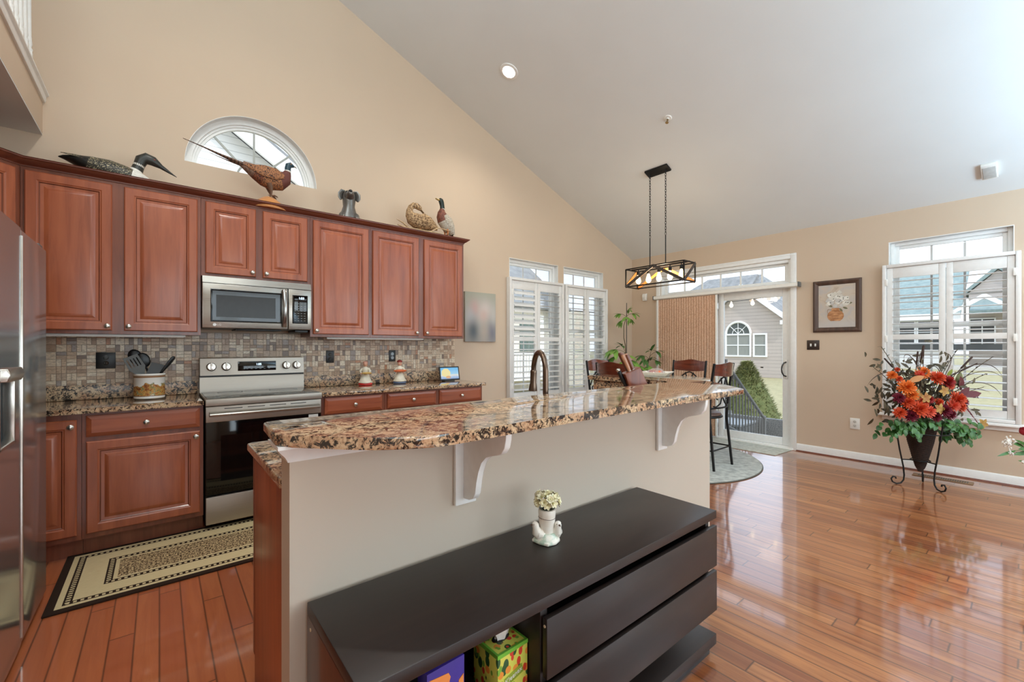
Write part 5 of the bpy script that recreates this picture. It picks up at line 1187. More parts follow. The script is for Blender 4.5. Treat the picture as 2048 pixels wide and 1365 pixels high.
necks = q.fin(q.ramp(q.math('FRACT', q.math('MULTIPLY', ang, 3.2)), [(.0, (236, 232, 222)), (.62, (30, 30, 28))], 'CONSTANT'), .5)
b.build('head_and_neck', [lk, lw, lk, necks], t)
for s_ in (-1, 1):
    b = MB(); b.sph((.172, s_*.031, .228), (.006, .003, .006), 10, 6); b.build('eye', plain('red_glass_eye', (120, 40, 30), .1), t)
b = MB(); b.leaf((-.30, -.035, .15), (1, -.06, .06), (0, -.4, 1), .33, .09, 0, droop=.12, fold=-.3, n=6).leaf((-.30, .035, .15), (1, .06, .06), (0, .4, 1), .33, .09, 0, droop=.12, fold=-.3, n=6); b.build('folded_wings', lb, t, angle=2)

t = thing('pheasant_mount', 'ring-necked pheasant mount standing on a wooden mound before the arch window', 'bird figure', (.70, 4.02, KT))
pc = speck('pheasant_copper_feathers', (66, 36, 28), (140, 80, 52), 120, .42, .55, .7); pf = speck('pheasant_flank_spots', (48, 28, 22), (164, 108, 68), 130, .42, .50, .7); pm = plain('pheasant_maroon_breast', (104, 54, 46), .6); pt_ = speck('pheasant_grey_brown_rump', (104, 76, 62), (140, 106, 88), 60, .4, .6, .7); ph = plain('pheasant_teal_head', (30, 62, 74), .35); pw_ = plain('pheasant_white_collar', (228, 224, 214), .6)
b = MB(); b.body([((-.19, 0, .335), .022, .026, 3), ((-.15, 0, .318), .038, .04, 3), ((-.10, 0, .295), .054, .058, 0), ((-.04, 0, .272), .068, .078, 1), ((.02, 0, .262), .072, .088, 1), ((.075, 0, .268), .066, .085, 2), ((.115, 0, .295), .05, .062, 2), ((.132, 0, .33), .034, .036, 2), ((.138, 0, .352), .026, .026, 5), ((.140, 0, .362), .025, .024, 4), ((.140, 0, .385), .024, .024, 4), ((.146, 0, .408), .027, .026, 4), ((.162, 0, .418), .024, .022, 4), ((.180, 0, .412), .013, .013, 4), ((.188, 0, .409), .008, .008, 4)], n=20)
b.build('body', [pc, pf, pm, pt_, ph, pw_], t)
b = MB(); b.body([((.182, 0, .412), .008, .008), ((.198, 0, .410), .006, .006), ((.213, 0, .400), .001, .001)], n=8); b.build('beak', plain('horn_beak', (150, 140, 116), .5), t)
q = NT('barred_tail_feathers'); sp = q.n('SeparateXYZ', {0: q.n('TexCoord').outputs['Object']}); bars = q.math('GREATER_THAN', q.math('FRACT', q.math('MULTIPLY', sp.outputs[0], 42.0)), .72)
tail = q.fin(q.mix(bars, (124, 96, 82), (60, 44, 36)), .7)
b = MB(); b.body([((-.15, 0, .32), .034, .024), ((-.22, 0, .338), .028, .016), ((-.33, 0, .366), .016, .008), ((-.45, 0, .398), .008, .004), ((-.565, 0, .425), .003, .002)], n=10)
for dy in (-.02, .02): b.body([((-.16, dy, .318), .012, .004), ((-.28, dy*1.4, .345), .008, .003), ((-.40, dy*1.3, .372), .001, .001)], n=8)
b.build('tail', tail, t)
for s_ in (-1, 1):
    b = MB(); b.body([((.10, s_*.062, .285), .006, .018), ((.04, s_*.078, .285), .008, .045), ((-.05, s_*.073, .295), .008, .045), ((-.14, s_*.045, .315), .004, .018), ((-.18, s_*.03, .325), .001, .002)], n=12); b.build('wing', pf, t)
    b = MB(); b.body([((.0, s_*.03, .215), .03, .03), ((.01, s_*.028, .165), .014, .014), ((.014, s_*.027, .145), .0065, .0065), ((.012, s_*.026, .115), .005, .005)], n=10)
    for a in (-.6, 0, .6): b.tube([(.012, s_*.026, .119), (.012+.028*math.cos(a), s_*.026+.028*math.sin(a), .121), (.012+.05*math.cos(a), s_*.026+.05*math.sin(a), .110)], [.005, .004, .002], 6)
    b.tube([(.012, s_*.026, .120), (-.012, s_*.026, .118)], [.004, .002], 6); b.build('leg', plain('grey_brown_leg', (112, 82, 62), .6), t)
    b = MB(); b.sph((.160, s_*.0235, .418), (.005, .002, .005), 8, 6); b.build('eye', plain('amber_eye', (170, 110, 40), .1), t)
b = MB(); b.lathe([(0, .112), (.035, .108), (.075, .080), (.125, .04), (.155, .008), (.152, 0), (0, 0)], 32, M=Matrix.Diagonal((1.0, .75, 1, 1))); b.build('wooden_mound', wood('pale_orange_wood', (186, 116, 62), (206, 138, 80), (222, 160, 104), 'x', .5, .1), t)

t = thing('dog_bust', 'dark glossy metal dog bust on top of the wall cabinets', 'dog figure', (1.36, 4.05, KT), math.radians(-12))
dm = NT('polished_gunmetal'); dmm = dm.fin(dm.mix(dm.noise(dm.co(), 14, 3), (92, 88, 82), (140, 136, 132)), .3, .65)
b = MB(); b.body([((0, .02, 0), .10, .075), ((0, .015, .05), .098, .075), ((0, .01, .09), .085, .068), ((0, .0, .13), .064, .058), ((0, -.005, .17), .052, .052), ((0, -.005, .21), .056, .058), ((0, -.008, .25), .060, .060), ((0, -.005, .285), .055, .056), ((0, 0, .31), .035, .036), ((0, .0, .317), .008, .008)], n=24, side=(1, 0, 0))
b.body([((0, -.01, .258), .052, .046), ((0, -.05, .258), .044, .040), ((0, -.085, .262), .035, .034), ((0, -.112, .268), .030, .028), ((0, -.126, .270), .020, .019), ((0, -.132, .270), .008, .008)], n=18, side=(1, 0, 0))
b.body([((-.07, -.05, .0), .03, .03), ((-.07, -.05, .03), .028, .03), ((-.06, -.02, .08), .03, .04), ((-.05, .0, .11), .02, .02)], n=14, side=(1, 0, 0)).body([((.07, -.05, .0), .03, .03), ((.07, -.05, .03), .028, .03), ((.06, -.02, .08), .03, .04), ((.05, .0, .11), .02, .02)], n=14, side=(1, 0, 0))
b.build('body', dmm, t)
b = MB(); b.sph((0, -.130, .281), (.016, .011, .012), 12, 8); b.build('nose', plain('black_nose', (22, 20, 20), .2), t)
for s_ in (-1, 1):
    b = MB(); b.body([((s_*.038, -.008, .306), .018, .010), ((s_*.060, -.014, .300), .030, .011), ((s_*.074, -.020, .272), .034, .011), ((s_*.078, -.026, .240), .026, .010), ((s_*.074, -.028, .222), .010, .006)], n=14, side=(.7*s_, -.7, 0)); b.build('ear', dmm, t)
    b = MB(); b.sph((s_*.027, -.056, .292), (.009, .007, .008), 10, 6); b.build('eye', plain('black_nose', (22, 20, 20), .2), t)

wd = speck('pale_driftwood', (168, 134, 98), (212, 184, 146), 22, .35, .65, .8, (1, 6, 6))
t = thing('driftwood_base', 'long pale driftwood branch under the two ducks', 'driftwood', (2.14, 4.05, KT))
b = MB(); b.tube([(-.30, 0, .10), (-.22, 0, .075), (-.10, 0, .06), (.05, 0, .055), (.2, 0, .05), (.33, .0, .04), (.42, .0, .035)], [.006, .02, .045, .05, .045, .035, .008], 12, flat=.7).tube([(-.05, 0, .05), (-.05, 0, .0)], [.05, .06], 12).tube([(.22, 0, .045), (.22, 0, 0)], [.045, .05], 12)
b.tube([(-.16, .01, .07), (-.24, -.01, .12), (-.31, 0, .15)], [.012, .008, .003], 8).tube([(.02, -.03, .06), (.14, -.045, .13), (.28, -.06, .115)], [.008, .006, .003], 8); b.build('branch', wd, t)
hs = speck('mallard_hen_feathers', (104, 74, 50), (196, 162, 120), 70, .40, .58, .75); hl = speck('mallard_hen_belly', (150, 126, 100), (206, 188, 162), 50, .4, .6, .75)
t = thing('duck_mount_hen', 'mottled brown duck mount preening its back, left of the green-headed duck', 'bird figure', (2.09, 4.05, KT+.075))
b = MB(); b.body([((.20, 0, .04), .006, .004), ((.16, 0, .05), .04, .02), ((.10, 0, .065), .062, .045), ((.03, 0, .080), .078, .068), ((-.04, 0, .095), .08, .078), ((-.09, 0, .115), .07, .07), ((-.118, 0, .15), .048, .046), ((-.122, 0, .185), .034, .032), ((-.108, -.005, .222), .028, .028), ((-.082, -.015, .243), .029, .030), ((-.052, -.024, .240), .030, .031), ((-.025, -.03, .222), .025, .026), ((-.012, -.033, .207), .016, .016)], n=20); b.build('body', hs, t)
b = MB(); b.body([((-.02, -.032, .212), .014, .010), ((.008, -.036, .185), .013, .007), ((.028, -.04, .165), .010, .004)], n=10); b.build('bill', plain('olive_bill', (110, 84, 56), .5), t)
for s_ in (-1, 1):
    b = MB(); b.body([((-.06, s_*.075, .11), .006, .02), ((.0, s_*.082, .115), .010, .05), ((.08, s_*.065, .10), .008, .042), ((.16, s_*.035, .075), .004, .018), ((.21, s_*.02, .055), .001, .003)], n=12); b.build('wing', hl if s_ > 0 else hs, t)
    b = MB(); b.sph((-.045, -.024+s_*.028, .248), (.005, .003, .005), 8, 6); b.build('eye', plain('black_nose', (22, 20, 20), .2), t)
b = MB(); b.tube([(-.01, -.02, .03), (-.01, -.02, -.03)], .008, 8).tube([(-.01, .02, .03), (-.01, .02, -.03)], .008, 8); b.build('legs', plain('duck_orange', (206, 128, 70), .5), t)
dg = plain('drake_green_black_head', (30, 40, 34), .35); dc = speck('drake_chestnut_breast', (96, 50, 38), (134, 78, 58), 60, .4, .6, .65); dgy = speck('drake_grey_flank', (164, 150, 132), (204, 194, 178), 70, .4, .6, .7); dtan = speck('drake_tan_belly', (150, 106, 66), (184, 140, 96), 50, .4, .6, .7)
t = thing('duck_mount_drake', 'upright green-headed duck mount at the right end of the cabinets', 'bird figure', (2.36, 4.04, KT+.06))
b = MB(); b.body([((.115, 0, .02), .006, .006, 4), ((.10, 0, .035), .028, .022, 3), ((.07, 0, .075), .052, .05, 3), ((.035, 0, .12), .064, .066, 3), ((.0, 0, .17), .066, .07, 0), ((-.02, 0, .215), .058, .06, 0), ((-.025, 0, .25), .042, .042, 0), ((-.02, 0, .275), .028, .028, 0), ((-.017, 0, .285), .026, .026, 2), ((-.016, 0, .290), .026, .026, 1), ((-.018, 0, .32), .024, .024, 1), ((-.026, 0, .355), .025, .027, 1), ((-.036, 0, .38), .027, .026, 1), ((-.046, 0, .392), .018, .016, 1), ((-.052, 0, .394), .006, .006, 1)], n=20)
b.build('body', [dc, dg, pw_, dgy, ln_], t)
b = MB(); b.body([((-.045, 0, .376), .014, .012), ((-.075, 0, .379), .013, .007), ((-.098, 0, .388), .010, .004)], n=10); b.build('bill', plain('yellow_bill', (188, 160, 96), .5), t)
for s_ in (-1, 1):
    b = MB(); b.body([((-.01, s_*.058, .215), .006, .02), ((.025, s_*.068, .165), .008, .042), ((.075, s_*.052, .10), .007, .036), ((.12, s_*.025, .03), .002, .006)], n=12, side=(0, 1, 0)); b.build('wing', dgy, t)
    b = MB(); b.tube([(.03, s_*.03, .08), (.035, s_*.032, .045), (.03, s_*.03, .01)], [.018, .008, .006], 8); b.leaf((.035, s_*.03, .008), (-1, s_*.2, -.05), (0, 0, 1), .06, .05, droop=.1); b.build('leg', plain('duck_orange', (206, 128, 70), .5), t)
    b = MB(); b.sph((-.038, s_*.025, .383), (.005, .003, .005), 8, 6); b.build('eye', plain('black_nose', (22, 20, 20), .2), t)

# ================================================================== COUNTERTOP THINGS
CT = .9135
t = thing('utensil_crock', 'white ceramic crock with a painted village scene holding black utensils', 'crock', (-.055, 4.07, CT))
q = NT('painted_crock_glaze'); tcx = q.n('TexCoord').outputs['Object']; sp = q.n('SeparateXYZ', {0: tcx}); Z = sp.outputs[2]; f = q.noise(tcx, 32, 4, .7); g = q.noise(tcx, 24, 3)
sc = q.ramp(f, [(.28, (92, 50, 34)), (.42, (150, 92, 52)), (.5, (206, 156, 84)), (.57, (96, 112, 76)), (.66, (214, 190, 150)), (.8, (120, 70, 48))]); edge = q.math('ADD', Z, q.math('MULTIPLY', g, .12))
c = q.mix(q.n('MapRange', {'Value': edge, 'From Min': .158, 'From Max': .166}).outputs[0], sc, (232, 228, 220)); c = q.mix(q.math('LESS_THAN', Z, .022), c, (230, 226, 218))
band = q.math('MULTIPLY', q.math('GREATER_THAN', Z, .152), q.math('LESS_THAN', Z, .166)); c = q.mix(band, c, (158, 120, 88)); c = q.mix(q.math('MULTIPLY', q.math('GREATER_THAN', Z, .020), q.math('LESS_THAN', Z, .025)), c, (120, 80, 60))
b = MB(); b.lathe([(0, 0), (.080, 0), (.088, .006), (.088, .168), (.091, .172), (.090, .180), (.083, .180), (.080, .17), (.080, .02), (0, .015)], 40); b.build('crock', q.fin(c, .2), t)
def utensil(name, label, foot, tip, build, cat='utensil'):
    t = thing(name, label, cat, (-.055+foot[0], 4.07+foot[1], CT+.02), 0); d = Vector(tip)-Vector(foot); d.z = tip[2]-.02; ln = d.length
    z = d.normalized(); x = Vector((1, 0, 0)); x = (x-z*x.dot(z)).normalized(); y = z.cross(x); MM = Matrix((x, y, z)).transposed().to_4x4(); build(t, MM, ln)
nyl = plain('black_nylon', (20, 20, 21), .35); gnyl = plain('grey_nylon', (96, 98, 96), .4)
def turner(mat, slots=True):
    def f(t, MM, ln):
        b = MB(); b.tube([(0, 0, 0), (0, 0, ln-.10)], .006, 8); b.xf(MM); b.build('handle', nyl, t)
        b = MB(); out = [(-.013, ln-.11), (.013, ln-.11), (.046, ln-.05), (.042, ln+.045), (-.042, ln+.045), (-.046, ln-.05)]
        hs = [[(x-.0035, ln-.035), (x+.0035, ln-.035), (x+.0035, ln+.025), (x-.0035, ln+.025)] for x in (-.027, -.009, .009, .027)] if slots else []
        b.holes(out, hs, -.0015, .0015, 'y'); b.xf(MM); b.build('blade', mat, t, smooth=False)
    return f
def spoon(t, MM, ln):
    b = MB(); b.tube([(0, 0, 0), (0, 0, ln-.05)], [.006, .007], 8); b.xf(MM); b.build('handle', nyl, t)
    b = MB(); b.sph((0, 0, ln), (.040, .014, .055), 16, 8); b.xf(MM); b.build('bowl', nyl, t)
def handle_up(t, MM, ln):
    b = MB(); b.tube([(0, 0, 0), (0, 0, ln-.12), (0, 0, ln-.11), (0, 0, ln-.02), (0, 0, ln+.02), (0, 0, ln+.03)], [.006, .006, .010, .017, .016, .006], 12, flat=.6); b.xf(MM); b.build('handle', nyl, t)
utensil('slotted_turner', 'grey slotted turner leaning left in the crock', (.03, -.03, .02), (-.085, -.06, .265), turner(gnyl))
utensil('cooking_spoon', 'black cooking spoon behind the grey slotted turner', (.04, .03, .02), (-.035, .03, .275), spoon)
utensil('pasta_ladle', 'black ladle peeking out behind the top of the slotted turner', (.0, .04, .02), (-.08, .045, .30), spoon)
utensil('small_spatula', 'small dark spatula lying low in the middle of the crock', (-.02, -.02, .02), (.0375, .0, .205), lambda t, MM, ln: (turner(plain('dark_grey_nylon', (52, 50, 48), .4), False))(t, MM, ln))
utensil('serving_tongs', 'black handled tongs leaning right in the crock', (-.04, .0, .02), (.125, -.01, .275), handle_up)
def figurine(label, loc, hat, tray, base):
    t = thing('chef_figurine', label, 'figurine', loc, math.radians(-25)); wh = plain('glazed_cream', (238, 228, 206), .25); sk = plain('figurine_skin', (226, 168, 140), .4)
    b = MB(); b.lathe([(0, 0), (.052, 0), (.058, .008), (.055, .02), (.05, .028), (0, .03)], 28, M=Matrix.Diagonal((1.15, .8, 1, 1))); b.build('figurine_base', base, t)
    b = MB(); b.lathe([(.050, .018), (.060, .024), (.058, .04), (.046, .07), (.032, .10), (.024, .118), (.030, .14), (.034, .155), (.026, .170), (.012, .178), (.010, .186)], 24, M=Matrix.Diagonal((1.0, .85, 1, 1))); b.build('body', wh, t)
    b = MB(); b.sph((0, -.002, .203), (.022, .022, .025)); b.sph((0, -.024, .201), (.004, .004, .004), 8, 6); hd = b.build('head', sk, t)
    b = MB(); b.sph((0, .004, .220), (.023, .023, .013)) if hat != 2 else b.sph((0, .003, .222), (.027, .026, .017)); b.build('hair', plain('dark_red_hair', (150, 52, 44), .5) if hat == 2 else plain('pink_cap', (222, 160, 140), .5), t)
    b = MB(); b.sph((-.009, -.0215, .208), .0022, 6, 4).sph((.009, -.0215, .208), .0022, 6, 4); b.build('eyes', M['bplast'], hd)
    for s_ in (-1, 1):
        b = MB(); b.tube([(s_*.028, .0, .160), (s_*.046, -.012, .135), (s_*.036, -.042, .116)], [.012, .011, .008], 10); b.sph((s_*.033, -.048, .115), .008, 8, 6, 1); b.build('arm', [wh, sk], t)
    b = MB(); 
    if tray == 'oval': b.sph((.016, -.052, .118), (.048, .024, .011), 20, 8)
    else: b.sph((.004, -.046, .130), (.066, .024, .014), 20, 8)
    b.build('platter', plain('golden_pasta', (222, 178, 96), .4) if tray == 'oval' else plain('orange_loaf', (222, 108, 56), .35), t)
    b = MB()
    for k in range(9): a = 2*PI*k/9; b.sph((.05*math.cos(a)*1.1, .043*math.sin(a)*.9, .03), (.012, .012, .01), 8, 6)
    b.build('apron_frill', wh, t)
    if tray == 'oval':
        b = MB(); b.leaf((-.02, .01, .14), (-1, .2, .25), (0, 0, 1), .07, .035).leaf((-.02, .01, .13), (-1, .0, -.1), (0, 0, 1), .06, .03); b.build('leaf_basket', plain('dark_leaf_green_glaze', (70, 84, 52), .4), t)
figurine('white chef figurine on a red base holding a golden platter', (1.545, 4.13, CT), 1, 'oval', plain('glazed_red', (196, 44, 40), .25))
figurine('red-haired chef figurine on a blue base holding an orange loaf', (1.885, 4.10, CT), 2, 'loaf', plain('glazed_blue', (86, 100, 128), .25))
t = thing('smart_display', 'small tablet display with a landscape picture at the end of the counter', 'tablet', (2.475, 4.10, CT), math.radians(-4))
TM = R(math.radians(-12), 'X')
b = MB(); b.box(-.122, .122, -.008, .004, .004, .155, .004, M=TM).prism([(0, 0), (.075, 0), (.02, .09)], -.06, .06, 'x'); b.build('case', M['bplast'], t)
q = NT('landscape_screen'); sp = q.n('SeparateXYZ', {0: q.n('TexCoord').outputs['Object']}); X, Z = sp.outputs[0], sp.outputs[2]; f = q.noise(q.co((1, 1, 1)), 30, 3)
c = q.ramp(q.n('MapRange', {'Value': q.math('ADD', Z, q.math('MULTIPLY', f, .02)), 'From Min': .02, 'From Max': .155}).outputs[0], [(0, (96, 130, 190)), (.22, (170, 190, 220)), (.36, (236, 226, 206)), (.45, (160, 206, 232)), (1, (70, 168, 226))])
dx = q.math('DIVIDE', q.math('SUBTRACT', X, -.045), .06); dz = q.math('DIVIDE', q.math('SUBTRACT', Z, .085), .05); d2 = q.math('ADD', q.math('MULTIPLY', dx, dx), q.math('MULTIPLY', dz, dz)); c = q.mix(q.math('LESS_THAN', q.math('ADD', d2, q.math('MULTIPLY', f, .6)), 1.1), c, (244, 222, 140))
dx = q.math('DIVIDE', q.math('SUBTRACT', X, -.02), .03); dz = q.math('DIVIDE', q.math('SUBTRACT', Z, .038), .014); d2 = q.math('ADD', q.math('MULTIPLY', dx, dx), q.math('MULTIPLY', dz, dz)); c = q.mix(q.math('LESS_THAN', d2, 1.0), c, (226, 160, 84))
b = MB(); b.box(-.108, .108, -.0092, -.0078, .018, .142, M=TM); b.build('screen', q.fin((10, 10, 10), .15, emit=c, es=.85), t)
# planter figurine on the sideboard
t = thing('chick_vase', 'cream ceramic vase with two chicks on the sideboard top', 'vase', (1.055, 1.095, .6025), math.radians(-50))
cer = speck('glazed_cream_tinted', (226, 212, 196), (240, 234, 224), 16, .3, .6, .22); cer2 = speck('glazed_green_tinted', (178, 196, 176), (236, 228, 214), 40, .4, .6, .22)
b = MB(); n = 9; b.prism([((.046+.007*(k % 2))*math.cos(2*PI*k/n), (.043+.006*(k % 2))*math.sin(2*PI*k/n)) for k in range(n)], 0, .012, 'z', bev=.004); b.lathe([(.044, .008), (.038, .02), (.028, .032), (0, .036)], 20); b.build('vase_base', cer2, t)
b = MB(); b.lathe([(0, .02), (.026, .028), (.025, .05), (.029, .068), (.0295, .085), (.031, .10), (.030, .112), (.024, .113), (.023, .05), (0, .04)], 28, (.0, .004, 0)); vb = b.build('stump', cer, t)
b = MB(); b.tube([(.0302*math.cos(a), .004+.0302*math.sin(a), .0835+.0015*math.sin(a*2)) for a in [2*PI*k/32 for k in range(32)]], .0009, 5, closed=True); b.build('painted_line', plain('brown_glaze_line', (92, 66, 54), .4), vb)
def chick(x, y, rz_, lab):
    MM = T(x, y, 0) @ R(rz_, 'Z'); b = MB(); b.body([((-.024, 0, .030), .004, .004), ((-.016, 0, .028), .014, .014), ((.0, 0, .028), .019, .022), ((.010, 0, .038), .016, .018), ((.013, 0, .052), .012, .012), ((.015, 0, .062), .0125, .0125), ((.018, 0, .070), .009, .009), ((.018, 0, .075), .002, .002)], n=16); b.xf(MM); o = b.build('chick', cer, t)
    b = MB(); b.body([((.026, 0, .063), .004, .003), ((.034, 0, .061), .001, .001)], n=8).sph((.023, .0085, .066), .0016, 6, 4).sph((.023, -.0085, .066), .0016, 6, 4); b.xf(MM); b.build('beak_and_eyes', plain('brown_glaze_line', (92, 66, 54), .4), o)
    b = MB()
    for s_ in (-1, 1): b.body([((.008, s_*.0165, .032), .003, .008), ((-.006, s_*.0195, .028), .003, .010), ((-.02, s_*.012, .032), .001, .003)], n=8)
    b.xf(MM); b.build('wings', cer, o)
chick(-.024, -.014, math.radians(205), ''); chick(.032, .012, math.radians(-60), '')
t = thing('silk_flower_bunch', 'bunch of pale yellow silk flowers in the chick vase', 'flowers', (1.055, 1.095, .6025+.045), math.radians(-50))
rs = random.Random(31); py_ = speck('pale_cream_petal', (236, 226, 178), (248, 244, 224), 60, .3, .7, .6); b0 = MB()
for k in range(26):
    a = 2.4*k; cz_ = 1-1.55*(k+.5)/26; rr = math.sqrt(max(0, 1-cz_*cz_)); d = Vector((rr*math.cos(a), rr*math.sin(a), cz_))
    p = Vector((d.x*.036, d.y*.031, .098+d.z*.024)); p += Vector((rs.uniform(-.004, .004), rs.uniform(-.004, .004), rs.uniform(-.004, .006)))
    b0.tube([(p.x*.25, p.y*.25, .0), (p.x*.45, p.y*.45, .05), tuple(p)], .0011, 5); b = MB(); d = (d+Vector((0, 0, .25))).normalized(); s1 = d.orthogonal().normalized(); s2 = d.cross(s1)
    for ring in range(2):
        for j in range(6): aa = 2*PI*(j+.5*ring)/6+k; v = (s1*math.cos(aa)+s2*math.sin(aa))*.9+d*(.35+.6*ring); b.leaf(p, v, d, .018-.004*ring, .014, 0, droop=-.15, n=3, tip=8)
    b.sph(p+d*.003, .003, 6, 4, 1); b.build('bloom', [py_, plain('olive_flower_eye', (190, 184, 120), .6)], t, angle=2)
b0.build('stems', plain('dark_stem_green', (48, 58, 36), .7), t)

# ================================================================== OUTSIDE
GZ = -.5
lawn = speck('winter_lawn_grass', (150, 142, 104), (176, 164, 124), 5, .3, .7, .95)
b = MB(); b.box(XF+.15, 120, -60, 90, GZ-.2, GZ).box(-30, XF+.15, YW+.15, 90, GZ-.2, GZ).box(-30, XF+.15, -40, YR-.15, GZ-.2, GZ); struct(b.build('lawn', lawn))
b = MB(); b.box(XF+.2, 11.2, -.5, 4.3, GZ, GZ+.05); struct(b.build('patio_slab', speck('pale_concrete', (186, 182, 172), (206, 202, 194), 6, .3, .7, .9)))
b = MB(); b.box(XF+.15, XF+1.0, 1.7, 3.9, GZ+.05, -.06); 
for k in range(2): b.box(XF+1.0, XF+1.3+.3*(1-k), 1.7, 2.86, GZ+.05, -.20-.14*k)
struct(b.build('back_step', speck('pale_concrete', (186, 182, 172), (206, 202, 194), 6, .3, .7, .9)))
t = thing('step_railing', 'dark grey sloping metal railing with thin balusters outside the patio door', 'railing', (6.45, 2.92, .02))
rm = plain('charcoal_railing_paint', (112, 112, 110), .5, .1); sl = -.69
b = MB(); b.tube([(0, 0, 1.04), (1.50, 0, 1.04+1.5*sl)], .028, 8, flat=.8); b.build('top_rail', rm, t)
b = MB(); b.tube([(0, 0, .12), (1.35, 0, .12+1.35*sl*.55)], .018, 8); b.build('bottom_rail', rm, t)
for k in range(13):
    x = .05+.108*k; b = MB(); b.box(x-.008, x+.008, -.008, .008, max(.12+x*sl*.55, -.38), 1.03+x*sl); b.build('baluster', rm, t)
for x in (0, 1.42): b = MB(); b.box(x-.025, x+.025, -.025, .025, -.02 if x == 0 else -.385, 1.08+x*sl); b.build('post', rm, t)
t = thing('patio_loveseat', 'low grey woven patio loveseat with white cushions beyond the railing', 'patio seat', (8.75, 3.35, GZ+.05), math.radians(0))
gw = speck('grey_resin_weave', (84, 86, 86), (120, 120, 118), 60, .4, .6, .6)
b = MB(); b.box(-.40, -.30, -.75, .75, .02, .46, .01); b.build('backrest', gw, t)
for y in (-.75, .65): b = MB(); b.box(-.30, .40, y, y+.10, .02, .42, .01); b.build('armrest', gw, t)
b = MB(); b.box(-.30, .38, -.65, .65, .05, .20, .01); b.build('seat_base', gw, t)
for y in (-.64, .01): b = MB(); b.box(-.28, .38, y, y+.63, .20, .32, .03); b.build('cushion', plain('white_cushion', (236, 234, 228), .8), t)
t = thing('storage_chest', 'dark grey rectangular storage chest on the patio behind the railing', 'storage chest', (8.0, 3.62, GZ+.05)); b = MB(); b.box(-.35, .35, -.4, .4, 0, .36, .01); b.build('chest', gw, t); b = MB(); b.box(-.37, .37, -.42, .42, .36, .40, .01); b.build('lid', plain('grey_chest_lid', (142, 146, 148), .5), t)
t = thing('conical_shrub', 'conical green evergreen shrub on the lawn beyond the patio', 'shrub', (10.6, 4.30, GZ))
rs = random.Random(8); b = MB(); 
for k in range(5200):
    z = rs.random()**1.25*1.40; r_ = .74*(1-z/1.48)**.85*rs.uniform(.75, 1.0); a = rs.uniform(0, 2*PI); p = Vector((r_*math.cos(a), r_*math.sin(a), z+.02)); b.leaf(p, (math.cos(a)+rs.uniform(-.5, .5), math.sin(a)+rs.uniform(-.5, .5), rs.uniform(.1, 1.3)), (0, 0, 1), rs.uniform(.06, .11), .035, 0, droop=.1, n=2)
b.build('foliage', speck('evergreen_needles', (126, 132, 84), (160, 160, 112), 12, .3, .7, .8), t, angle=2)
b = MB(); b.lathe([(.70, .0), (.66, .2), (.45, .7), (.2, 1.15), (0, 1.4)], 24); b.build('inner_growth', speck('inner_needles', (84, 94, 52), (110, 114, 68), 14, .3, .7, .9), t)
b = MB(); b.tube([(0, 0, -.05), (0, 0, .3)], .05, 8); b.build('trunk', bark, t)
# string lights between two posts
t = thing('string_lights', 'string of small warm bulbs above the patio', 'string lights', (8.2, 3.6, 0))
b = MB(); W_ = [(0, -1.85+.37*k, 2.22-.0+.012*(k-5)**2-.1) for k in range(11)]; b.tube(W_, .005, 5); b.build('cord', M['bplast'], t)
for k in range(1, 10):
    b = MB(); b.lathe([(.012, 0), (.014, -.03), (.03, -.055), (.032, -.08), (.018, -.105), (0, -.11)], 12, (0, W_[k][1], W_[k][2])); b.build('bulb', emis('party_bulb', (255, 240, 205), 2.2), t)
for y in (-1.85, 1.85): b = MB(); b.tube([(0, y, GZ+.05), (0, y, 2.48)], .025, 8); b.build('post', M['bplast'], t)

tan = siding('taupe_house_siding', (194, 182, 174), .20); shing = speck('grey_roof_shingles', (116, 118, 118), (150, 150, 148), 3, .3, .7, .9); shing2 = speck('slate_green_roof_shingles', (122, 140, 138), (150, 164, 160), 3, .3, .7, .9); wsid = siding('white_house_siding', (242, 241, 238), .15); csid = siding('cream_house_siding', (244, 238, 224), .16)
darkp = plain('dark_house_window', (92, 98, 96), .15); scr = plain('dark_porch_screen', (62, 66, 66), .5); cur = plain('pale_curtain_window', (150, 152, 146), .3)
def hwin(t, X, y0, y1, z0, z1, nx=2, nz=2, arch=False, m=None):
    """window on a wall that faces -x"""
    b = MB(); f = .09
    for (p, q_, s, u) in ((y0-f, y0, z0-f, z1+f), (y1, y1+f, z0-f, z1+f), (y0, y1, z0-f, z0), (y0, y1, z1, z1+f)): b.box(X-.08, X+.02, p, q_, s, u)
    for k in range(1, nx): y = y0+(y1-y0)*k/nx; b.box(X-.06, X+.02, y-.035, y+.035, z0, z1)
    for k in range(1, nz): z = z0+(z1-z0)*k/nz; b.box(X-.055, X+.01, y0, y1, z-.03, z+.03)
    fr = b.build('window', M['vinyl'], t); b = MB(); b.box(X-.03, X-.01, y0, y1, z0, z1); b.build('pane', m or darkp, fr)
    if arch:
        yc, r_ = (y0+y1)/2, (y1-y0)/2; b = MB(); n = 20; zz = z1+f
        P = [(yc+r_*math.cos(PI*k/n), zz+r_*math.sin(PI*k/n)) for k in range(n+1)]; b.prism(P, X-.03, X-.01, 'x'); pa = b.build('arch_pane', darkp, t)
        b = MB(); b.tube([(X-.04, yc+(r_+.05)*math.cos(PI*k/n), zz+(r_+.05)*math.sin(PI*k/n)) for k in range(n+1)], .07, 6)
        for a in (45, 90, 135): b.tube([(X-.04, yc, zz), (X-.04, yc+r_*math.cos(math.radians(a)), zz+r_*math.sin(math.radians(a)))], .02, 5)
        b.tube([(X-.04, yc+r_*.5*math.cos(PI*k/n), zz+r_*.5*math.sin(PI*k/n)) for k in range(n+1)], .02, 5); b.build('arch_trim', M['vinyl'], pa)
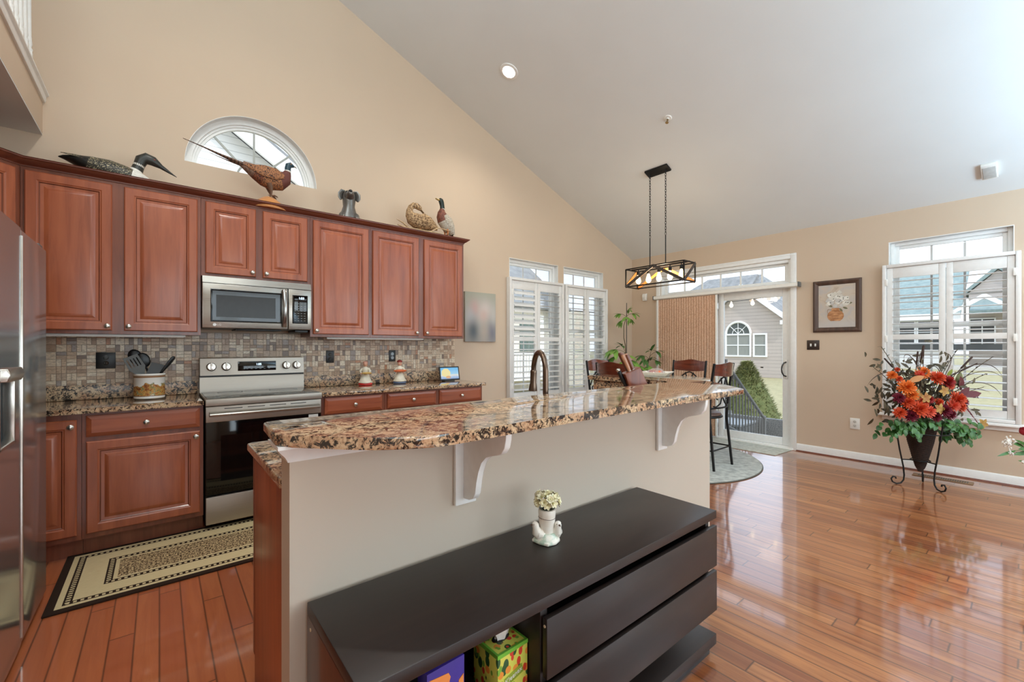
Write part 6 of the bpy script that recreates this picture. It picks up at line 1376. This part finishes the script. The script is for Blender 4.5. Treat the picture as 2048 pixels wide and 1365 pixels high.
# house seen through the patio door
t = thing('neighbour_house', 'taupe sided house with an arched window seen through the patio door', 'house', (27, 11, GZ)); HX = 0; Lz = -GZ
def HY(y): return y-11
b = MB(); b.prism([(HY(9.05), 0), (HY(13.3), 0), (HY(13.3), 3.5), (HY(11.15), 5.25), (HY(9.05), 3.5)], 0, 6, 'x'); b.build('gable_wall', tan, t)
b = MB()
for s_ in (-1, 1):
    b.prism([(HY(11.15), 5.27), (HY(11.15), 5.5), (HY(11.15)+s_*2.45, 3.45), (HY(11.15)+s_*2.45, 3.22)], -.35, 6, 'x')
b.build('gable_roof', shing, t)
b = MB()
for s_ in (-1, 1): b.prism([(HY(11.15), 5.22), (HY(11.15), 5.52), (HY(11.15)+s_*2.5, 3.44), (HY(11.15)+s_*2.5, 3.12)], -.42, -.33, 'x')
b.box(-.42, .3, HY(8.62), HY(9.05), 3.02, 3.25); b.build('rake_trim', M['vinyl'], t)
hwin(t, 0, HY(10.78), HY(12.1), 1.27, 2.47, 2, 2, True, cur); hwin(t, 0, HY(9.92), HY(10.5), 1.27, 2.47, 1, 2, False, cur)
b = MB(); b.box(.0, .6, HY(10.05), HY(10.2), .55, .62).box(-.03, 6, HY(9.0), HY(9.06), 0, 3.4); b.build('corner_trim', M['vinyl'], t)
b = MB(); b.box(1.5, 2.0, HY(5.5), HY(9.0), .0, 3.3); b.build('porch_wall', wsid, t)
b = MB(); b.box(1.4, 1.5, HY(8.1), HY(8.75), 1.45, 2.75); b.build('porch_screen', scr, t)
b = MB()
for k in range(8): b.box(1.3, 1.35, HY(8.1)+.09*k, HY(8.1)+.09*k+.03, .55, 1.4)
b.build('porch_railing', M['vinyl'], t)
b = MB(); b.box(1.0, 2.2, HY(5.5), HY(9.0), 3.3, 3.5); b.build('porch_roof', shing, t)
b = MB(); b.prism([(2, 3.5), (6.2, 7.0), (10, 3.5)], HY(12.7), HY(16.4), 'y')
rf = b
z0_, z1_ = 3.5, 7.0; Y0, Y1, Yr0, Yr1 = HY(9.0), HY(20.5), HY(12.66), HY(16.6)
v = [rf.bm.verts.new(p) for p in ((2, Y0, z0_), (11, Y0, z0_), (11, Y1, z0_), (2, Y1, z0_), (6.5, Yr0, z1_), (6.5, Yr1, z1_))]
for f in ((0, 3, 5, 4), (0, 4, 1), (1, 4, 5, 2), (2, 5, 3), (0, 1, 2, 3)): rf._f([v[i] for i in f])
rf.build('main_roof', shing, t)
b = MB(); b.box(2.4, 10.6, HY(9.4), HY(20), 0, 3.5); b.build('main_wall', tan, t)
# house seen through the right window
t = thing('neighbour_house', 'pale house with slate green roofs and a screened porch behind the right window', 'house', (50, 6, GZ))
def H2(y): return y-6
b = MB(); b.box(0, 8, H2(5.0), H2(13.0), 0, 4.3); b.build('porch_wall', wsid, t)
b = MB(); b.prism([(-.6, 4.25), (-.6, 4.5), (7, 9.2), (7, 8.9)], H2(3.9), H2(14), 'y'); b.build('porch_roof', shing2, t)
b = MB(); b.box(-.8, -.6, H2(3.9), H2(14), 4.0, 4.5); b.build('fascia', M['vinyl'], t)
for k in range(5): hwin(t, 0, H2(4.95)+.2+1.55*k, H2(4.95)+1.5+1.55*k, 2.1, 3.9, 1, 2, False, scr)
b = MB(); b.prism([(H2(-6), 0), (H2(3.6), 0), (H2(3.6), 6.2), (H2(2.0), 7.9), (H2(-1.5), 4.6), (H2(-6), 4.6)], 1.5, 8, 'x'); b.build('gable_wall', tan, t)
b = MB(); b.prism([(H2(3.9), 6.0), (H2(3.9), 6.3), (H2(2.0), 8.3), (H2(-3.5), 3.2+.4), (H2(-3.5), 3.2), (H2(2.0), 7.95)], 1.2, 8, 'x'); b.build('gable_roof', shing2, t)
b = MB(); b.prism([(-1.0, 4.4), (-1.0, 4.6), (3.0, 6.2), (3.0, 6.0)], H2(-4), H2(3.4), 'y'); b.build('lower_roof', shing2, t)
b = MB(); b.prism([(H2(4.3), 4.35), (H2(4.3), 4.65), (H2(2.6), 5.9), (H2(.5), 4.3), (H2(.5), 4.0), (H2(2.6), 5.5)], -1.3, -1.1, 'x'); b.build('porch_gable_trim', M['vinyl'], t)
hwin(t, 1.4, H2(2.2), H2(3.5), 1.9, 4.0, 2, 2, False, scr); hwin(t, 1.4, H2(-1.6), H2(-.3), 1.9, 3.9, 1, 2, False, cur)
b = MB(); b.box(-.2, 0, H2(1.5), H2(13), 1.45, 2.0); b.build('porch_rail', scr, t)
b = MB(); b.box(-3.0, -1.4, H2(-9), H2(14), 0, .25); b.build('pale_path_wall', plain('pale_stone_edging', (216, 212, 204), .9), t)
# houses on the kitchen side
t = thing('neighbour_house', 'white sided gabled house close behind the arch window', 'house', (0, 11, GZ))
b = MB(); b.prism([(-8, 0), (6.3, 0), (6.3, 3.0), (-1.2, 8.0), (-8, 3.5)], 0, 6, 'y'); b.build('gable_wall', wsid, t)
b = MB(); b.prism([(-1.2, 8.05), (-1.2, 8.35), (6.8, 3.0), (6.8, 2.7)], -.4, 6, 'y'); b.build('gable_roof', shing, t)
b = MB(); b.prism([(-1.2, 7.85), (-1.2, 8.25), (6.8, 2.9), (6.8, 2.5)], -.46, -.38, 'y'); b.build('rake_trim', M['vinyl'], t)
t = thing('neighbour_house', 'cream house with a grey roof and a railed porch behind the left shutters', 'house', (11.0, 13.2, GZ))
b = MB(); b.box(-3.5, 4.5, 0, 6, 0, 3.4); b.build('house_wall', csid, t)
b = MB(); b.prism([(-.5, 3.3), (3.2, 6.3), (6.5, 3.3)], -4, 2.8, 'x'); b.build('roof', shing, t)
b = MB()
for x in (-2.6, -1.2, .2): b.box(x, x+1.0, -.05, 0, 1.6, 2.7)
b.build('porch_screens', plain('green_grey_glass', (86, 108, 100), .3), t)
b = MB()
for k in range(34): b.box(-3.2+.15*k, -3.13+.15*k, -.9, -.85, .7, 1.5)
b.box(-3.3, 2.0, -.92, -.83, 1.5, 1.56).box(-3.3, 2.0, -.92, -.83, .64, .7).box(-3.3, 2, -.9, 0, .5, .6); b.build('porch_railing', M['vinyl'], t)
